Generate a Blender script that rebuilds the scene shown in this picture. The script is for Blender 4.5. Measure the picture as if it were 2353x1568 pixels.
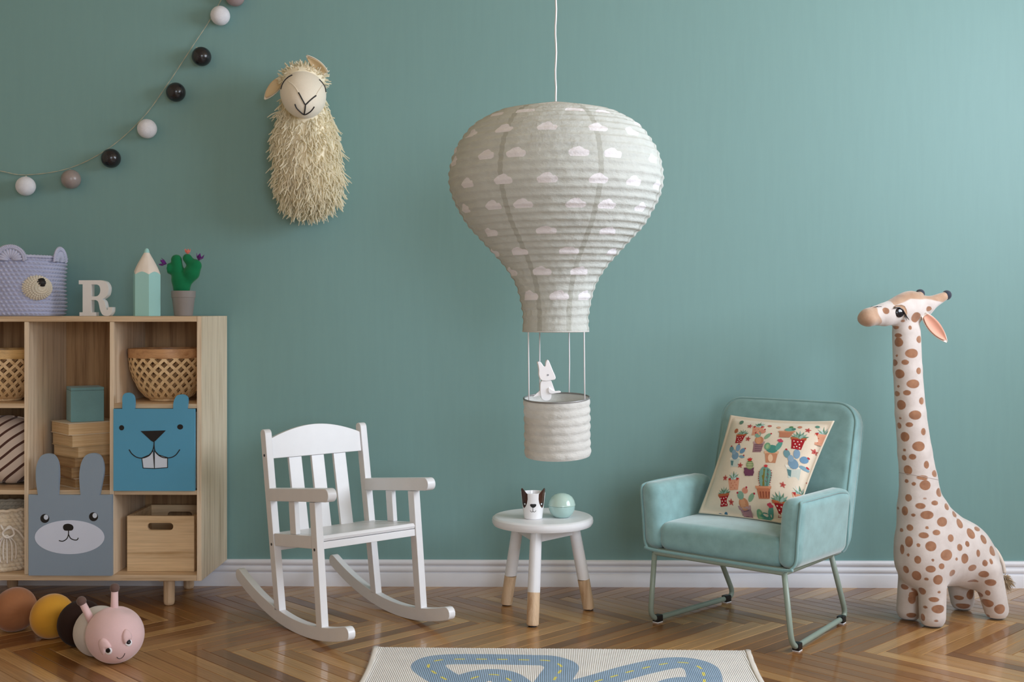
import bpy, bmesh, math, random
import numpy as np
from mathutils import Vector, Matrix
from mathutils.geometry import tessellate_polygon

for o in list(bpy.data.objects):
    bpy.data.objects.remove(o, do_unlink=True)
SC = bpy.context.scene
COL = SC.collection
PI = math.pi

# ------------------------------------------------------------------ camera
FPX, CAM_H, CX, CY, YAW = 2700.0, 0.912, 1176.5, 715.0, math.radians(0.7)
cam_data = bpy.data.cameras.new('camera')
cam = bpy.data.objects.new('camera', cam_data); COL.objects.link(cam)
cam.location = (0, 0, CAM_H)
cam.rotation_euler = (PI / 2, 0, YAW)
cam_data.sensor_width = 36.0
cam_data.lens = 36.0 * FPX / 2353.0
cam_data.shift_y = -(784.0 - CY) / 2353.0
cam_data.clip_start = 0.05
SC.camera = cam

# ------------------------------------------------------------------ light
SC.view_settings.view_transform = 'Standard'
SC.view_settings.look = 'None'
SC.view_settings.gamma = 1.0
SC.cycles.diffuse_bounces = 6
SC.view_settings.use_curve_mapping = False
SC.view_settings.exposure = -0.12

world = bpy.data.worlds.new('world'); SC.world = world
world.use_nodes = True
bg = world.node_tree.nodes['Background']
bg.inputs['Color'].default_value = (0.80, 0.90, 1.0, 1)
bg.inputs['Strength'].default_value = 0.3

ROOM_X0, ROOM_X1, ROOM_Y0, ROOM_Y1, ROOM_Z = -2.3, 2.45, -2.2, 3.9, 2.75
# daylight entering by the tall window of the right wall and the two of the rear wall
WIN_R = (1.20, 3.00, 1.05, 2.40)        # y0, y1, z0, z1
WIN_B = ((0.45, 2.05, 0.55, 2.2),)  # x0, x1, z0, z1
def area(name, loc, rot, sx, sy, power, color):
    l = bpy.data.lights.new(name, 'AREA'); l.shape = 'RECTANGLE'
    l.size, l.size_y, l.energy, l.color = sx, sy, power, color
    o = bpy.data.objects.new(name, l); COL.objects.link(o)
    o.location, o.rotation_euler = loc, rot
    return o
area('window_daylight', (ROOM_X1 + 0.03, (WIN_R[0] + WIN_R[1]) / 2, (WIN_R[2] + WIN_R[3]) / 2),
     (0, PI / 2 - math.radians(8), 0), WIN_R[3] - WIN_R[2], WIN_R[1] - WIN_R[0], 96, (0.88, 0.96, 1.08))
for w in WIN_B:
    area('rear_window_daylight', ((w[0] + w[1]) / 2, ROOM_Y0 - 0.03, (w[2] + w[3]) / 2),
         (PI / 2 - math.radians(20), 0, 0), w[1] - w[0], w[3] - w[2], 76, (0.86, 0.97, 1.09))

# ------------------------------------------------------------------ measuring: a pixel of the photograph to a place in the room
_r = np.array([math.cos(YAW), math.sin(YAW), 0.0]); _f = np.array([-math.sin(YAW), math.cos(YAW), 0.0])
_up = np.array([0, 0, 1.0]); _c = np.array([0, 0, CAM_H])
def ray(px, py): return _f + (px - CX) / FPX * _r - (py - CY) / FPX * _up
def at(px, py, Y): R = ray(px, py); return _c + R * (Y / R[1])
def ground(px, py, z=0.0): R = ray(px, py); return _c + R * ((z - CAM_H) / R[2])

# ------------------------------------------------------------------ mesh helpers
def new_mesh(name, V, F, smooth=None):
    me = bpy.data.meshes.new(name)
    V = V.tolist() if isinstance(V, np.ndarray) else [tuple(v) for v in V]
    F = F.tolist() if isinstance(F, np.ndarray) else F
    me.from_pydata(V, [], F); me.update()
    if smooth is not None:
        me.polygons.foreach_set('use_smooth', [True] * len(me.polygons))
        if smooth < 179: me.set_sharp_from_angle(angle=math.radians(smooth))
    return me
def link(name, me, mat=None, parent=None):
    o = bpy.data.objects.new(name, me); COL.objects.link(o)
    if mat is not None and me is not None and not me.materials: me.materials.append(mat)
    if parent is not None: o.parent = parent
    return o
def tag(o, label=None, cat=None, group=None, kind=None):
    if label: o['label'] = label
    if cat: o['category'] = cat
    if group: o['group'] = group
    if kind: o['kind'] = kind
    return o
def thing(name, label, cat, loc=(0, 0, 0), rz=0.0, group=None, rot=None):
    o = bpy.data.objects.new(name, None); COL.objects.link(o)
    o.empty_display_size = 0.05
    o.location = tuple(loc); o.rotation_euler = rot if rot else (0, 0, rz)
    return tag(o, label, cat, group)
class G:
    """collects pieces of ONE mesh"""
    def __init__(s): s.V = []; s.F = []
    def add(s, VF, M=None):
        V, F = VF; n = len(s.V)
        if M is not None: V = [M @ Vector(v) for v in V]
        s.V += [tuple(v) for v in V]; s.F += [tuple(i + n for i in f) for f in F]
        return s
    def obj(s, name, mat, parent=None, smooth=40):
        o = link(name, new_mesh(name, s.V, s.F, smooth), mat, parent)
        if smooth is not None and smooth < 100 and len(s.F) < 3000:
            w = o.modifiers.new('weighted', 'WEIGHTED_NORMAL'); w.keep_sharp = True
        return o
def one(name, VF, mat, parent=None, smooth=40): return G().add(VF).obj(name, mat, parent, smooth)
def bev(VF, w, seg=2, ang=30):
    bm = bmesh.new()
    vs = [bm.verts.new(tuple(v)) for v in VF[0]]
    for f in VF[1]:
        try: bm.faces.new([vs[i] for i in f])
        except ValueError: pass
    bmesh.ops.recalc_face_normals(bm, faces=bm.faces)
    es = [e for e in bm.edges if len(e.link_faces) == 2 and e.calc_face_angle(0) > math.radians(ang)]
    bmesh.ops.bevel(bm, geom=es, offset=w, segments=seg, affect='EDGES', profile=0.5, clamp_overlap=True)
    bm.verts.index_update()
    V = [tuple(v.co) for v in bm.verts]; F = [tuple(v.index for v in f.verts) for f in bm.faces]
    bm.free(); return V, F
def box(x0, x1, y0, y1, z0, z1, b=0.0, seg=2):
    V = [(x0, y0, z0), (x1, y0, z0), (x1, y1, z0), (x0, y1, z0), (x0, y0, z1), (x1, y0, z1), (x1, y1, z1), (x0, y1, z1)]
    F = [(0, 3, 2, 1), (4, 5, 6, 7), (0, 1, 5, 4), (1, 2, 6, 5), (2, 3, 7, 6), (3, 0, 4, 7)]
    return bev((V, F), b, seg) if b > 0 else (V, F)
def move(VF, M): return [tuple(M @ Vector(v)) for v in VF[0]], VF[1]
def bar(p, q, w, t, up=(0, 0, 1), b=0.002):
    """a rectangular bar from p to q; w is measured across 'up' x axis, t along the rest"""
    p, q = Vector(p), Vector(q); z = (q - p).normalized(); x = Vector(up).cross(z).normalized(); y = z.cross(x)
    L = (q - p).length; M = Matrix((x, y, z)).transposed().to_4x4(); M.translation = p
    return move(box(-w / 2, w / 2, -t / 2, t / 2, 0, L, b), M)
def prism(loop, d0, d1, holes=(), o=(0, 0, 0), ex=(1, 0, 0), ey=(0, 0, 1), en=(0, 1, 0)):
    """extrude a 2D loop (with holes) from en*d0 to en*d1"""
    o, ex, ey, en = map(Vector, (o, ex, ey, en))
    loops = [list(loop)] + [list(h) for h in holes]
    pts = [p for l in loops for p in l]; n = len(pts)
    V = [o + ex * p[0] + ey * p[1] + en * d for d in (d0, d1) for p in pts]
    tris = tessellate_polygon([[Vector((p[0], p[1], 0)) for p in l] for l in loops])
    F = []
    if not holes:
        F.append(tuple(range(n))); F.append(tuple(range(2 * n - 1, n - 1, -1)))
    else:
        for t in tris: F.append(tuple(t)); F.append(tuple(i + n for i in reversed(t)))
    k = 0
    for l in loops:
        m = len(l)
        for i in range(m):
            a, b = k + i, k + (i + 1) % m
            F.append((a, b, b + n, a + n))
        k += m
    bm = bmesh.new(); vs = [bm.verts.new(v) for v in V]
    for f in F:
        try: bm.faces.new([vs[i] for i in f])
        except ValueError: pass
    bmesh.ops.recalc_face_normals(bm, faces=bm.faces); bm.verts.index_update()
    VV = [tuple(v.co) for v in bm.verts]; FF = [tuple(v.index for v in f.verts) for f in bm.faces]; bm.free()
    return VV, FF
def lathe(prof, n=48, close=False, c=(0, 0, 0)):
    """revolve (r, z) pairs about z; a zero radius makes a pole"""
    V, F, rings = [], [], []
    for r, z in prof:
        if r <= 1e-6: rings.append([len(V)]); V.append((c[0], c[1], c[2] + z))
        else:
            rings.append(list(range(len(V), len(V) + n)))
            V += [(c[0] + r * math.cos(2 * PI * i / n), c[1] + r * math.sin(2 * PI * i / n), c[2] + z) for i in range(n)]
    pairs = list(zip(rings, rings[1:])) + ([(rings[-1], rings[0])] if close else [])
    for a, b in pairs:
        for i in range(n):
            j = (i + 1) % n
            if len(a) == 1 and len(b) == 1: continue
            if len(a) == 1: F.append((a[0], b[j], b[i]))
            elif len(b) == 1: F.append((a[i], a[j], b[0]))
            else: F.append((a[i], a[j], b[j], b[i]))
    return V, F
def tube(pts, rad, n=8, closed=False, caps=True, flat=1.0, upv=None):
    P = [Vector(p) for p in pts]; m = len(P)
    R = rad if hasattr(rad, '__len__') else [rad] * m
    V, F = [], []
    prev = None
    for i in range(m):
        a = P[(i - 1) % m] if (closed or i > 0) else P[i]; b = P[(i + 1) % m] if (closed or i < m - 1) else P[i]
        t = (b - a).normalized()
        if upv is not None: x = Vector(upv).cross(t).normalized()
        elif prev is None: x = t.orthogonal().normalized()
        else: x = (prev - t * prev.dot(t)).normalized()
        prev = x; y = t.cross(x)
        for k in range(n):
            th = 2 * PI * k / n
            V.append(P[i] + (x * math.cos(th) + y * math.sin(th) * flat) * R[i])
    for i in range(m if closed else m - 1):
        for k in range(n):
            a, b = i * n, ((i + 1) % m) * n
            F.append((a + k, a + (k + 1) % n, b + (k + 1) % n, b + k))
    if caps and not closed:
        F.append(tuple(range(n - 1, -1, -1))); F.append(tuple((m - 1) * n + k for k in range(n)))
    return [tuple(v) for v in V], F
def spline(pts, n=8, closed=False):
    """Catmull-Rom through the points"""
    P = [np.array(p, float) for p in pts]; m = len(P); out = []
    rng = range(m) if closed else range(m - 1)
    for i in rng:
        g = (lambda k: P[k % m]) if closed else (lambda k: P[min(max(k, 0), m - 1)])
        p0, p1, p2, p3 = g(i - 1), g(i), g(i + 1), g(i + 2)
        for j in range(n):
            t = j / n
            out.append(0.5 * ((2 * p1) + (p2 - p0) * t + (2 * p0 - 5 * p1 + 4 * p2 - p3) * t ** 2 + (3 * p1 - p0 - 3 * p2 + p3) * t ** 3))
    if not closed: out.append(P[-1])
    return out
def fillet(pts, r, n=6):
    """round the inner corners of a 3D polyline"""
    P = [Vector(p) for p in pts]; out = [P[0]]
    for i in range(1, len(P) - 1):
        a = (P[i - 1] - P[i]); b = (P[i + 1] - P[i]); rr = min(r, a.length * .49, b.length * .49)
        s, e = P[i] + a.normalized() * rr, P[i] + b.normalized() * rr
        for j in range(n + 1):
            t = j / n; out.append(s * (1 - t) ** 2 + P[i] * 2 * t * (1 - t) + e * t * t)
    out.append(P[-1]); return out
def sphere(c, r, n=20, m=12, s=(1, 1, 1)):
    V, F = lathe([(r * math.sin(PI * i / m), -r * math.cos(PI * i / m)) for i in range(m + 1)], n)
    return [(c[0] + v[0] * s[0], c[1] + v[1] * s[1], c[2] + v[2] * s[2]) for v in V], F
def rrect(x0, x1, y0, y1, r, n=6):
    out = []
    for cx, cy, a in ((x1 - r, y0 + r, -PI / 2), (x1 - r, y1 - r, 0), (x0 + r, y1 - r, PI / 2), (x0 + r, y0 + r, PI)):
        out += [(cx + r * math.cos(a + PI / 2 * i / n), cy + r * math.sin(a + PI / 2 * i / n)) for i in range(n + 1)]
    return out
def ell(cx, cy, rx, ry, n=32, a0=0.0, rot=0.0):
    c, s = math.cos(rot), math.sin(rot)
    return [(cx + rx * math.cos(t) * c - ry * math.sin(t) * s, cy + rx * math.cos(t) * s + ry * math.sin(t) * c)
            for t in (a0 + 2 * PI * i / n for i in range(n))]

# ------------------------------------------------------------------ soft shapes: distance fields turned into smooth meshes
def smin(a, b, k): h = np.clip(0.5 + 0.5 * (b - a) / k, 0, 1); return b * (1 - h) + a * h - k * h * (1 - h)
def d_cone(P, a, b, ra, rb):
    a, b = np.array(a, float), np.array(b, float); ab = b - a
    t = np.clip((P - a) @ ab / (ab @ ab), 0, 1)
    return np.linalg.norm(P - a - t[:, None] * ab, axis=1) - (ra + (rb - ra) * t)
def d_ell(P, c, r):
    r = np.array(r, float); q = (P - np.array(c, float)); k0 = np.linalg.norm(q / r, axis=1); k1 = np.linalg.norm(q / (r * r), axis=1)
    return np.where(k1 > 1e-9, k0 * (k0 - 1) / np.maximum(k1, 1e-9), -r.min())
def d_box(P, c, h, r):
    q = np.abs(P - np.array(c, float)) - (np.array(h, float) - r)
    return np.linalg.norm(np.maximum(q, 0), axis=1) + np.minimum(q.max(1), 0) - r
def d_chain(P, pts, k):
    d = None
    for (a, ra), (b, rb) in zip(pts, pts[1:]):
        e = d_cone(P, a, b, ra, rb); d = e if d is None else smin(d, e, k)
    return d
def grad(fn, P, e=1e-3):
    g = np.stack([fn(P + np.eye(3)[i] * e) - fn(P - np.eye(3)[i] * e) for i in range(3)], 1)
    return g / np.maximum(np.linalg.norm(g, axis=1, keepdims=True), 1e-9)
def sdf_mesh(fn, lo, hi, h):
    lo, hi = np.array(lo, float), np.array(hi, float); N = np.ceil((hi - lo) / h).astype(int) + 1
    ax = [lo[i] + h * np.arange(N[i]) for i in range(3)]
    Pg = np.stack(np.meshgrid(*ax, indexing='ij'), -1).reshape(-1, 3)
    Fv = np.concatenate([fn(c) for c in np.array_split(Pg, max(1, len(Pg) // 400000))]).reshape(N)
    s = Fv < 0; n = N - 1
    acc = np.zeros((*n, 3)); cnt = np.zeros(n)
    I = np.stack(np.meshgrid(*[np.arange(k) for k in n], indexing='ij'), -1).astype(float)
    for axs in range(3):
        o1, o2 = [a for a in range(3) if a != axs]
        for i in (0, 1):
            for j in (0, 1):
                off = np.zeros(3, int); off[o1] = i; off[o2] = j
                e = off.copy(); e[axs] = 1
                A = Fv[off[0]:off[0] + n[0], off[1]:off[1] + n[1], off[2]:off[2] + n[2]]
                B = Fv[e[0]:e[0] + n[0], e[1]:e[1] + n[1], e[2]:e[2] + n[2]]
                x = (A < 0) != (B < 0)
                t = np.where(x, A / np.where(x, A - B, 1), 0)
                p = I + off; p[..., axs] += t
                acc[x] += p[x]; cnt[x] += 1
    m = cnt > 0; idx = -np.ones(n, int); idx[m] = np.arange(m.sum())
    V = lo + h * (acc[m] / cnt[m][:, None])
    Fs = []
    for axs in range(3):
        o1, o2 = (axs + 1) % 3, (axs + 2) % 3
        sl = [slice(1, N[k] - 1) for k in range(3)]; sl[axs] = slice(0, N[axs] - 1)
        sh = [slice(1, N[k] - 1) for k in range(3)]; sh[axs] = slice(1, N[axs])
        A, B = s[tuple(sl)], s[tuple(sh)]
        w = np.argwhere(A != B); ii = w.copy()
        for k in range(3):
            if k != axs: ii[:, k] += 1
        d1 = np.zeros(3, int); d1[o1] = 1; d2 = np.zeros(3, int); d2[o2] = 1
        q = [idx[tuple((ii - d1 - d2).T)], idx[tuple((ii - d2).T)], idx[tuple(ii.T)], idx[tuple((ii - d1).T)]]
        inside = A[A != B]
        Q = np.stack(q, 1); Q[~inside] = Q[~inside][:, ::-1]
        Fs.append(Q)
    Fq = np.concatenate(Fs)
    for _ in range(2): V = V - grad(fn, V) * fn(V)[:, None]
    return V, Fq
def cast(fn, pts, M, d0=2.0):
    """follow rays of the measured pixels until they meet the soft shape; M takes world to local"""
    Mi = np.array(M); o = Mi[:3, :3] @ _c + Mi[:3, 3]
    R = np.array([ray(*p) for p in pts]); R = R / np.linalg.norm(R, axis=1, keepdims=True); R = R @ Mi[:3, :3].T
    t = np.full(len(R), d0)
    for _ in range(90): t = t + np.clip(fn(o + R * t[:, None]) * 0.8, -0.2, 0.2)
    return o + R * t[:, None]
def sdf_obj(name, fn, lo, hi, h, mat, parent=None):
    V, F = sdf_mesh(fn, lo, hi, h)
    return link(name, new_mesh(name, V, F, 180), mat, parent)
def fattr(o, name, vals):
    a = o.data.attributes.new(name, 'FLOAT', 'POINT'); a.data.foreach_set('value', np.asarray(vals, np.float32))
def cattr(o, name, cols):
    a = o.data.attributes.new(name, 'FLOAT_COLOR', 'POINT'); a.data.foreach_set('color', np.asarray(cols, np.float32).ravel())
# ------------------------------------------------------------------ materials
def lin(c):
    """sRGB 0-255 to linear"""
    f = lambda u: u / 12.92 if u <= 0.04045 else ((u + 0.055) / 1.055) ** 2.4
    return tuple(f(x / 255.0) for x in c) + (1.0,)
class NT:
    def __init__(s, name):
        s.m = bpy.data.materials.new(name); s.m.use_nodes = True; s.t = s.m.node_tree
        s.b = s.t.nodes['Principled BSDF']; s.out = s.t.nodes['Material Output']
    def n(s, typ, **kw):
        k = s.t.nodes.new(typ)
        for a, v in kw.items():
            if a.startswith('i_'): k.inputs[a[2:].replace('_', ' ')].default_value = v
            else: setattr(k, a, v)
        return k
    def l(s, a, b): s.t.links.new(a, b)
    def coords(s, scale=(1, 1, 1), which='Object', rnd=False):
        tc = s.n('ShaderNodeTexCoord'); mp = s.n('ShaderNodeMapping'); mp.inputs['Scale'].default_value = scale
        src = tc.outputs[which]
        if rnd:
            info = s.n('ShaderNodeObjectInfo' if rnd == 'object' else 'ShaderNodeNewGeometry')
            r = info.outputs['Random' if rnd == 'object' else 'Random Per Island']
            mul = s.n('ShaderNodeMath', operation='MULTIPLY'); mul.inputs[1].default_value = 37.0; s.l(r, mul.inputs[0])
            ad = s.n('ShaderNodeVectorMath', operation='ADD'); s.l(src, ad.inputs[0]); s.l(mul.outputs[0], ad.inputs[1]); src = ad.outputs[0]
            s.rand = r
        s.l(src, mp.inputs['Vector']); return mp.outputs['Vector']
    def noise(s, vec, scale, detail=3, rough=.55):
        k = s.n('ShaderNodeTexNoise'); s.l(vec, k.inputs['Vector'])
        k.inputs['Scale'].default_value = scale; k.inputs['Detail'].default_value = detail; k.inputs['Roughness'].default_value = rough
        return k.outputs['Fac']
    def ramp(s, fac, stops):
        k = s.n('ShaderNodeValToRGB'); e = k.color_ramp.elements
        while len(e) < len(stops): e.new(0.5)
        for el, (p, c) in zip(e, stops): el.position = p; el.color = c
        s.l(fac, k.inputs[0]); return k.outputs[0]
    def mix(s, fac, a, b, mode='MIX'):
        k = s.n('ShaderNodeMix', data_type='RGBA', blend_type=mode)
        for sock, v in ((k.inputs[0], fac), (k.inputs[6], a), (k.inputs[7], b)):
            if hasattr(v, 'is_linked') or isinstance(v, bpy.types.NodeSocket): s.l(v, sock)
            else: sock.default_value = v
        return k.outputs[2]
    def bump(s, h, strength=.3, dist=.002, chain=None):
        k = s.n('ShaderNodeBump'); k.inputs['Strength'].default_value = strength; k.inputs['Distance'].default_value = dist
        s.l(h, k.inputs['Height'])
        if chain is not None: s.l(chain, k.inputs['Normal'])
        s.l(k.outputs[0], s.b.inputs['Normal']); return k.outputs[0]
    def col(s, v):
        if isinstance(v, bpy.types.NodeSocket): s.l(v, s.b.inputs['Base Color'])
        else: s.b.inputs['Base Color'].default_value = v
    def set(s, **kw):
        for a, v in kw.items(): s.b.inputs[a.replace('_', ' ')].default_value = v
        return s
    def attr(s, name, out='Fac'):
        k = s.n('ShaderNodeAttribute', attribute_name=name); return k.outputs[out]
    def step(s, v, lo, hi):
        k = s.n('ShaderNodeMapRange'); s.l(v, k.inputs[0]); k.inputs[1].default_value = lo; k.inputs[2].default_value = hi
        return k.outputs[0]
def dim(c, f): return (c[0] * f, c[1] * f, c[2] * f, 1)
def plain(name, rgb, rough=.5, var=.04, vs=20, bump=0, bs=300, bd=.0005, sheen=0, coat=0, spec=.5, metal=0):
    t = NT(name); c = lin(rgb); v = t.coords()
    t.col(t.ramp(t.noise(v, vs), [(.3, dim(c, 1 - var)), (.7, dim(c, 1 + var))]))
    t.set(Roughness=rough, Coat_Weight=coat, Specular_IOR_Level=spec, Metallic=metal)
    if sheen: t.set(Sheen_Weight=sheen, Sheen_Roughness=.5)
    if bump: t.bump(t.noise(v, bs, 2), bump, bd)
    return t.m
def wood(name, rgb, dark, axis='z', rough=.45, fine=1.0, bump=.12):
    t = NT(name); sc = {'x': (1.2, 26, 26), 'y': (26, 1.2, 26), 'z': (26, 26, 1.2)}[axis]
    v = t.coords(sc); a = t.noise(v, 2.2 * fine, 5, .6)
    v2 = t.coords(tuple(x * 4 if x > 2 else x * 2 for x in sc)); b = t.noise(v2, 4.0, 3)
    c1 = t.ramp(a, [(.32, lin(dark)), (.5, lin(rgb)), (.72, tuple(min(1, q * 1.12) for q in lin(rgb)[:3]) + (1,))])
    c2 = t.ramp(b, [(.35, (.80, .78, .75, 1)), (.55, (1, 1, 1, 1))])
    t.col(t.mix(.6, c1, c2, 'MULTIPLY')); t.set(Roughness=rough, Specular_IOR_Level=.4)
    t.bump(b, bump, .0006); return t.m
def fabric(name, rgb, scale=900, strength=.25, dist=.0004, sheen=.35, var=.07, vs=12, rough=.85):
    t = NT(name); c = lin(rgb); v = t.coords(); n1 = t.noise(v, vs, 4); n2 = t.noise(v, scale, 2)
    base = t.ramp(n1, [(.3, dim(c, 1 - var)), (.7, dim(c, 1 + var))])
    t.col(t.mix(.35, base, t.ramp(n2, [(.3, (.72, .72, .72, 1)), (.7, (1, 1, 1, 1))]), 'MULTIPLY'))
    t.set(Roughness=rough, Sheen_Weight=sheen, Sheen_Roughness=.45, Specular_IOR_Level=.2)
    t.bump(n2, strength, dist); return t.m

# green wall paint with faint upright brush marks
t = NT('sage_wall_paint'); v = t.coords((9, 9, .8)); n1 = t.noise(v, 7, 4); n3 = t.noise(t.coords(), 1.3, 2)
c = lin((121, 157, 155))
base = t.ramp(n1, [(.3, dim(c, .985)), (.7, dim(c, 1.015))])
t.col(t.mix(.5, base, t.ramp(n3, [(.3, (.96, .97, .97, 1)), (.7, (1, 1, 1, 1))]), 'MULTIPLY')); t.set(Roughness=.48, Specular_IOR_Level=.35)
t.bump(t.noise(t.coords((60, 60, 3)), 5, 4), .07, .0012); M_WALL = t.m
M_PLASTER = plain('warm_white_plaster', (212, 198, 176), .8, .02, 3)
M_CEIL = plain('cream_ceiling_paint', (224, 200, 162), .85, .01, 3)
M_WHITE = plain('white_satin_paint', (230, 230, 232), .35, .015, 30, .04, 200)
M_TRIM = plain('white_trim_paint', (226, 227, 234), .38, .015, 20, .05, 150)
# oiled oak herringbone; every plank has its own tone
def plank_mat(name, rnd):
    t = NT(name); v = t.coords((1.6, 34, 34), rnd=rnd)
    a = t.noise(v, 1.8, 5, .62); b = t.noise(t.coords((5, 150, 60), rnd=rnd), 2.0, 3)
    w = t.n('ShaderNodeTexWave', wave_type='BANDS', bands_direction='Y'); t.l(t.coords((1.0, 14, 14), rnd=rnd), w.inputs['Vector'])
    for k, q in (('Scale', 2.2), ('Distortion', 7.0), ('Detail', 3.0), ('Detail Scale', 1.2)): w.inputs[k].default_value = q
    tone = t.ramp(t.rand, [(0.0, lin((118, 78, 43))), (.2, lin((146, 100, 55))), (.5, lin((168, 124, 74))), (.75, lin((182, 138, 86))), (1.0, lin((200, 158, 104)))])
    g = t.mix(.55, tone, t.ramp(a, [(.3, (.60, .53, .45, 1)), (.52, (.98, .97, .95, 1)), (.75, (1.08, 1.06, 1.02, 1))]), 'MULTIPLY')
    g = t.mix(.28, g, t.ramp(w.outputs['Fac'], [(.15, (.62, .55, .48, 1)), (.6, (1, 1, 1, 1))]), 'MULTIPLY')
    g = t.mix(.35, g, t.ramp(b, [(.35, (.66, .6, .54, 1)), (.55, (1, 1, 1, 1))]), 'MULTIPLY')
    t.col(g); t.set(Roughness=.34, Specular_IOR_Level=.5, Coat_Weight=.5, Coat_Roughness=.09)
    t.bump(b, .08, .0005); return t.m
M_PLANK = plank_mat('oak_plank', 'object'); M_PLANKS = plank_mat('oak_planks_far', 'island')
M_GAP = plain('dark_floor_joint', (48, 32, 20), .9)
M_SHELF = wood('pale_paulownia_wood', (231, 212, 187), (204, 181, 152), 'z', .5)
M_SHELF_H = wood('pale_paulownia_wood_lengthwise', (218, 193, 162), (190, 162, 130), 'x', .5)
M_SHELF_BACK = wood('shelf_back_wood', (182, 146, 106), (144, 108, 74), 'z', .55, .7)
M_ASH = wood('bare_ash_wood', (214, 186, 154), (188, 154, 120), 'z', .45)
M_CRATE = wood('pine_crate_wood', (224, 196, 158), (196, 162, 120), 'x', .5)
M_BAMBOO = wood('bamboo_strip', (230, 200, 156), (206, 168, 118), 'z', .45)
M_BAMBOO_Y = wood('yellow_bamboo_rim', (214, 176, 116), (190, 148, 86), 'x', .42)
M_BAMBOO_R = wood('tan_bamboo_rim', (196, 150, 106), (170, 122, 80), 'x', .42)
M_BLACK = plain('black_paint', (18, 18, 20), .4, 0)
M_BLACK_PL = plain('black_plastic', (20, 21, 24), .38, 0)
M_INK = plain('dark_ink', (30, 27, 30), .6, 0)
# ------------------------------------------------------------------ the room
def struct(name, VF, mat, smooth=None):
    return tag(one(name, VF, mat, None, smooth), kind='structure')
T = 0.12
struct('wall_back', box(ROOM_X0 - T, ROOM_X1 + T, ROOM_Y1, ROOM_Y1 + T, -0.05, ROOM_Z), M_WALL)
struct('wall_left', box(ROOM_X0 - T, ROOM_X0, ROOM_Y0, ROOM_Y1, -0.05, ROOM_Z), M_PLASTER)
struct('ceiling', box(ROOM_X0 - T, ROOM_X1 + T, ROOM_Y0 - T, ROOM_Y1 + T, ROOM_Z, ROOM_Z + T), M_CEIL)
g = G()
y0, y1, z0, z1 = WIN_R
for b in ((ROOM_Y0, y0, -.05, ROOM_Z), (y1, ROOM_Y1, -.05, ROOM_Z), (y0, y1, -.05, z0), (y0, y1, z1, ROOM_Z)):
    g.add(box(ROOM_X1, ROOM_X1 + T, b[0], b[1], b[2], b[3]))
tag(g.obj('wall_right', M_PLASTER, None, None), kind='structure')
g = G(); xs = [ROOM_X0 - T] + [w for q in WIN_B for w in q[:2]] + [ROOM_X1 + T]
for a, b in zip(xs[0::2], xs[1::2]): g.add(box(a, b, ROOM_Y0 - T, ROOM_Y0, -.05, ROOM_Z))
for q in WIN_B:
    g.add(box(q[0], q[1], ROOM_Y0 - T, ROOM_Y0, -.05, q[2])); g.add(box(q[0], q[1], ROOM_Y0 - T, ROOM_Y0, q[3], ROOM_Z))
tag(g.obj('wall_rear', M_PLASTER, None, None), kind='structure')
def window(name, horizontal, a0, a1, z0, z1, pos, out):
    root = bpy.data.objects.new(name, None); COL.objects.link(root); tag(root, kind='structure')
    root.location = ((a0 + a1) / 2, pos, z0) if horizontal else (pos, (a0 + a1) / 2, z0)
    w, h, f = (a1 - a0) / 2, z1 - z0, .05
    bars = [('window_frame', -w, -w + f, 0, h), ('window_frame', w - f, w, 0, h), ('window_frame', -w + f, w - f, 0, f), ('window_frame', -w + f, w - f, h - f, h),
            ('mullion', -.03, .03, f, h - f)]
    for nm, p, q, r, s in bars:
        d0, d1 = sorted((out * .05, out * .11))
        one(nm, box(p, q, d0, d1, r, s, .004) if horizontal else box(d0, d1, p, q, r, s, .004), M_TRIM, root)
window('window_1', False, y0, y1, z0, z1, ROOM_X1, 1)
for i, q in enumerate(WIN_B): window('window_%d' % (i + 2), True, q[0], q[1], q[2], q[3], ROOM_Y0, -1)
# skirting board: plain lower board, then two stepped beads
prof = [(0, 0), (.019, 0), (.019, .040), (.017, .043), (.012, .0435), (.012, .0465), (.0145, .048), (.0155, .054), (.0145, .0605), (.011, .063),
        (.0085, .0645), (.0085, .068), (.0115, .070), (.0128, .076), (.0115, .082), (.008, .0855), (0, .086)]
def skirting(name, p, q, inward):
    p, q, inward = Vector(p), Vector(q), Vector(inward); n = len(prof); V = []
    for e in (p, q): V += [e + inward * a + Vector((0, 0, b)) for a, b in prof]
    F = [(i, (i + 1) % n, n + (i + 1) % n, n + i) for i in range(n)] + [tuple(range(n)), tuple(range(2 * n - 1, n - 1, -1))]
    bm = bmesh.new(); vs = [bm.verts.new(v) for v in V]; [bm.faces.new([vs[i] for i in f]) for f in F]
    bmesh.ops.recalc_face_normals(bm, faces=bm.faces); me = bpy.data.meshes.new(name); bm.to_mesh(me); bm.free()
    me.polygons.foreach_set('use_smooth', [True] * len(me.polygons)); me.set_sharp_from_angle(angle=math.radians(50))
    tag(link(name, me, M_TRIM), kind='structure')
skirting('baseboard_back', (ROOM_X0, ROOM_Y1, 0), (ROOM_X1, ROOM_Y1, 0), (0, -1, 0))
skirting('baseboard_left', (ROOM_X0, ROOM_Y0, 0), (ROOM_X0, ROOM_Y1, 0), (1, 0, 0))
skirting('baseboard_right', (ROOM_X1, ROOM_Y0, 0), (ROOM_X1, ROOM_Y1, 0), (-1, 0, 0))

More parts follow.
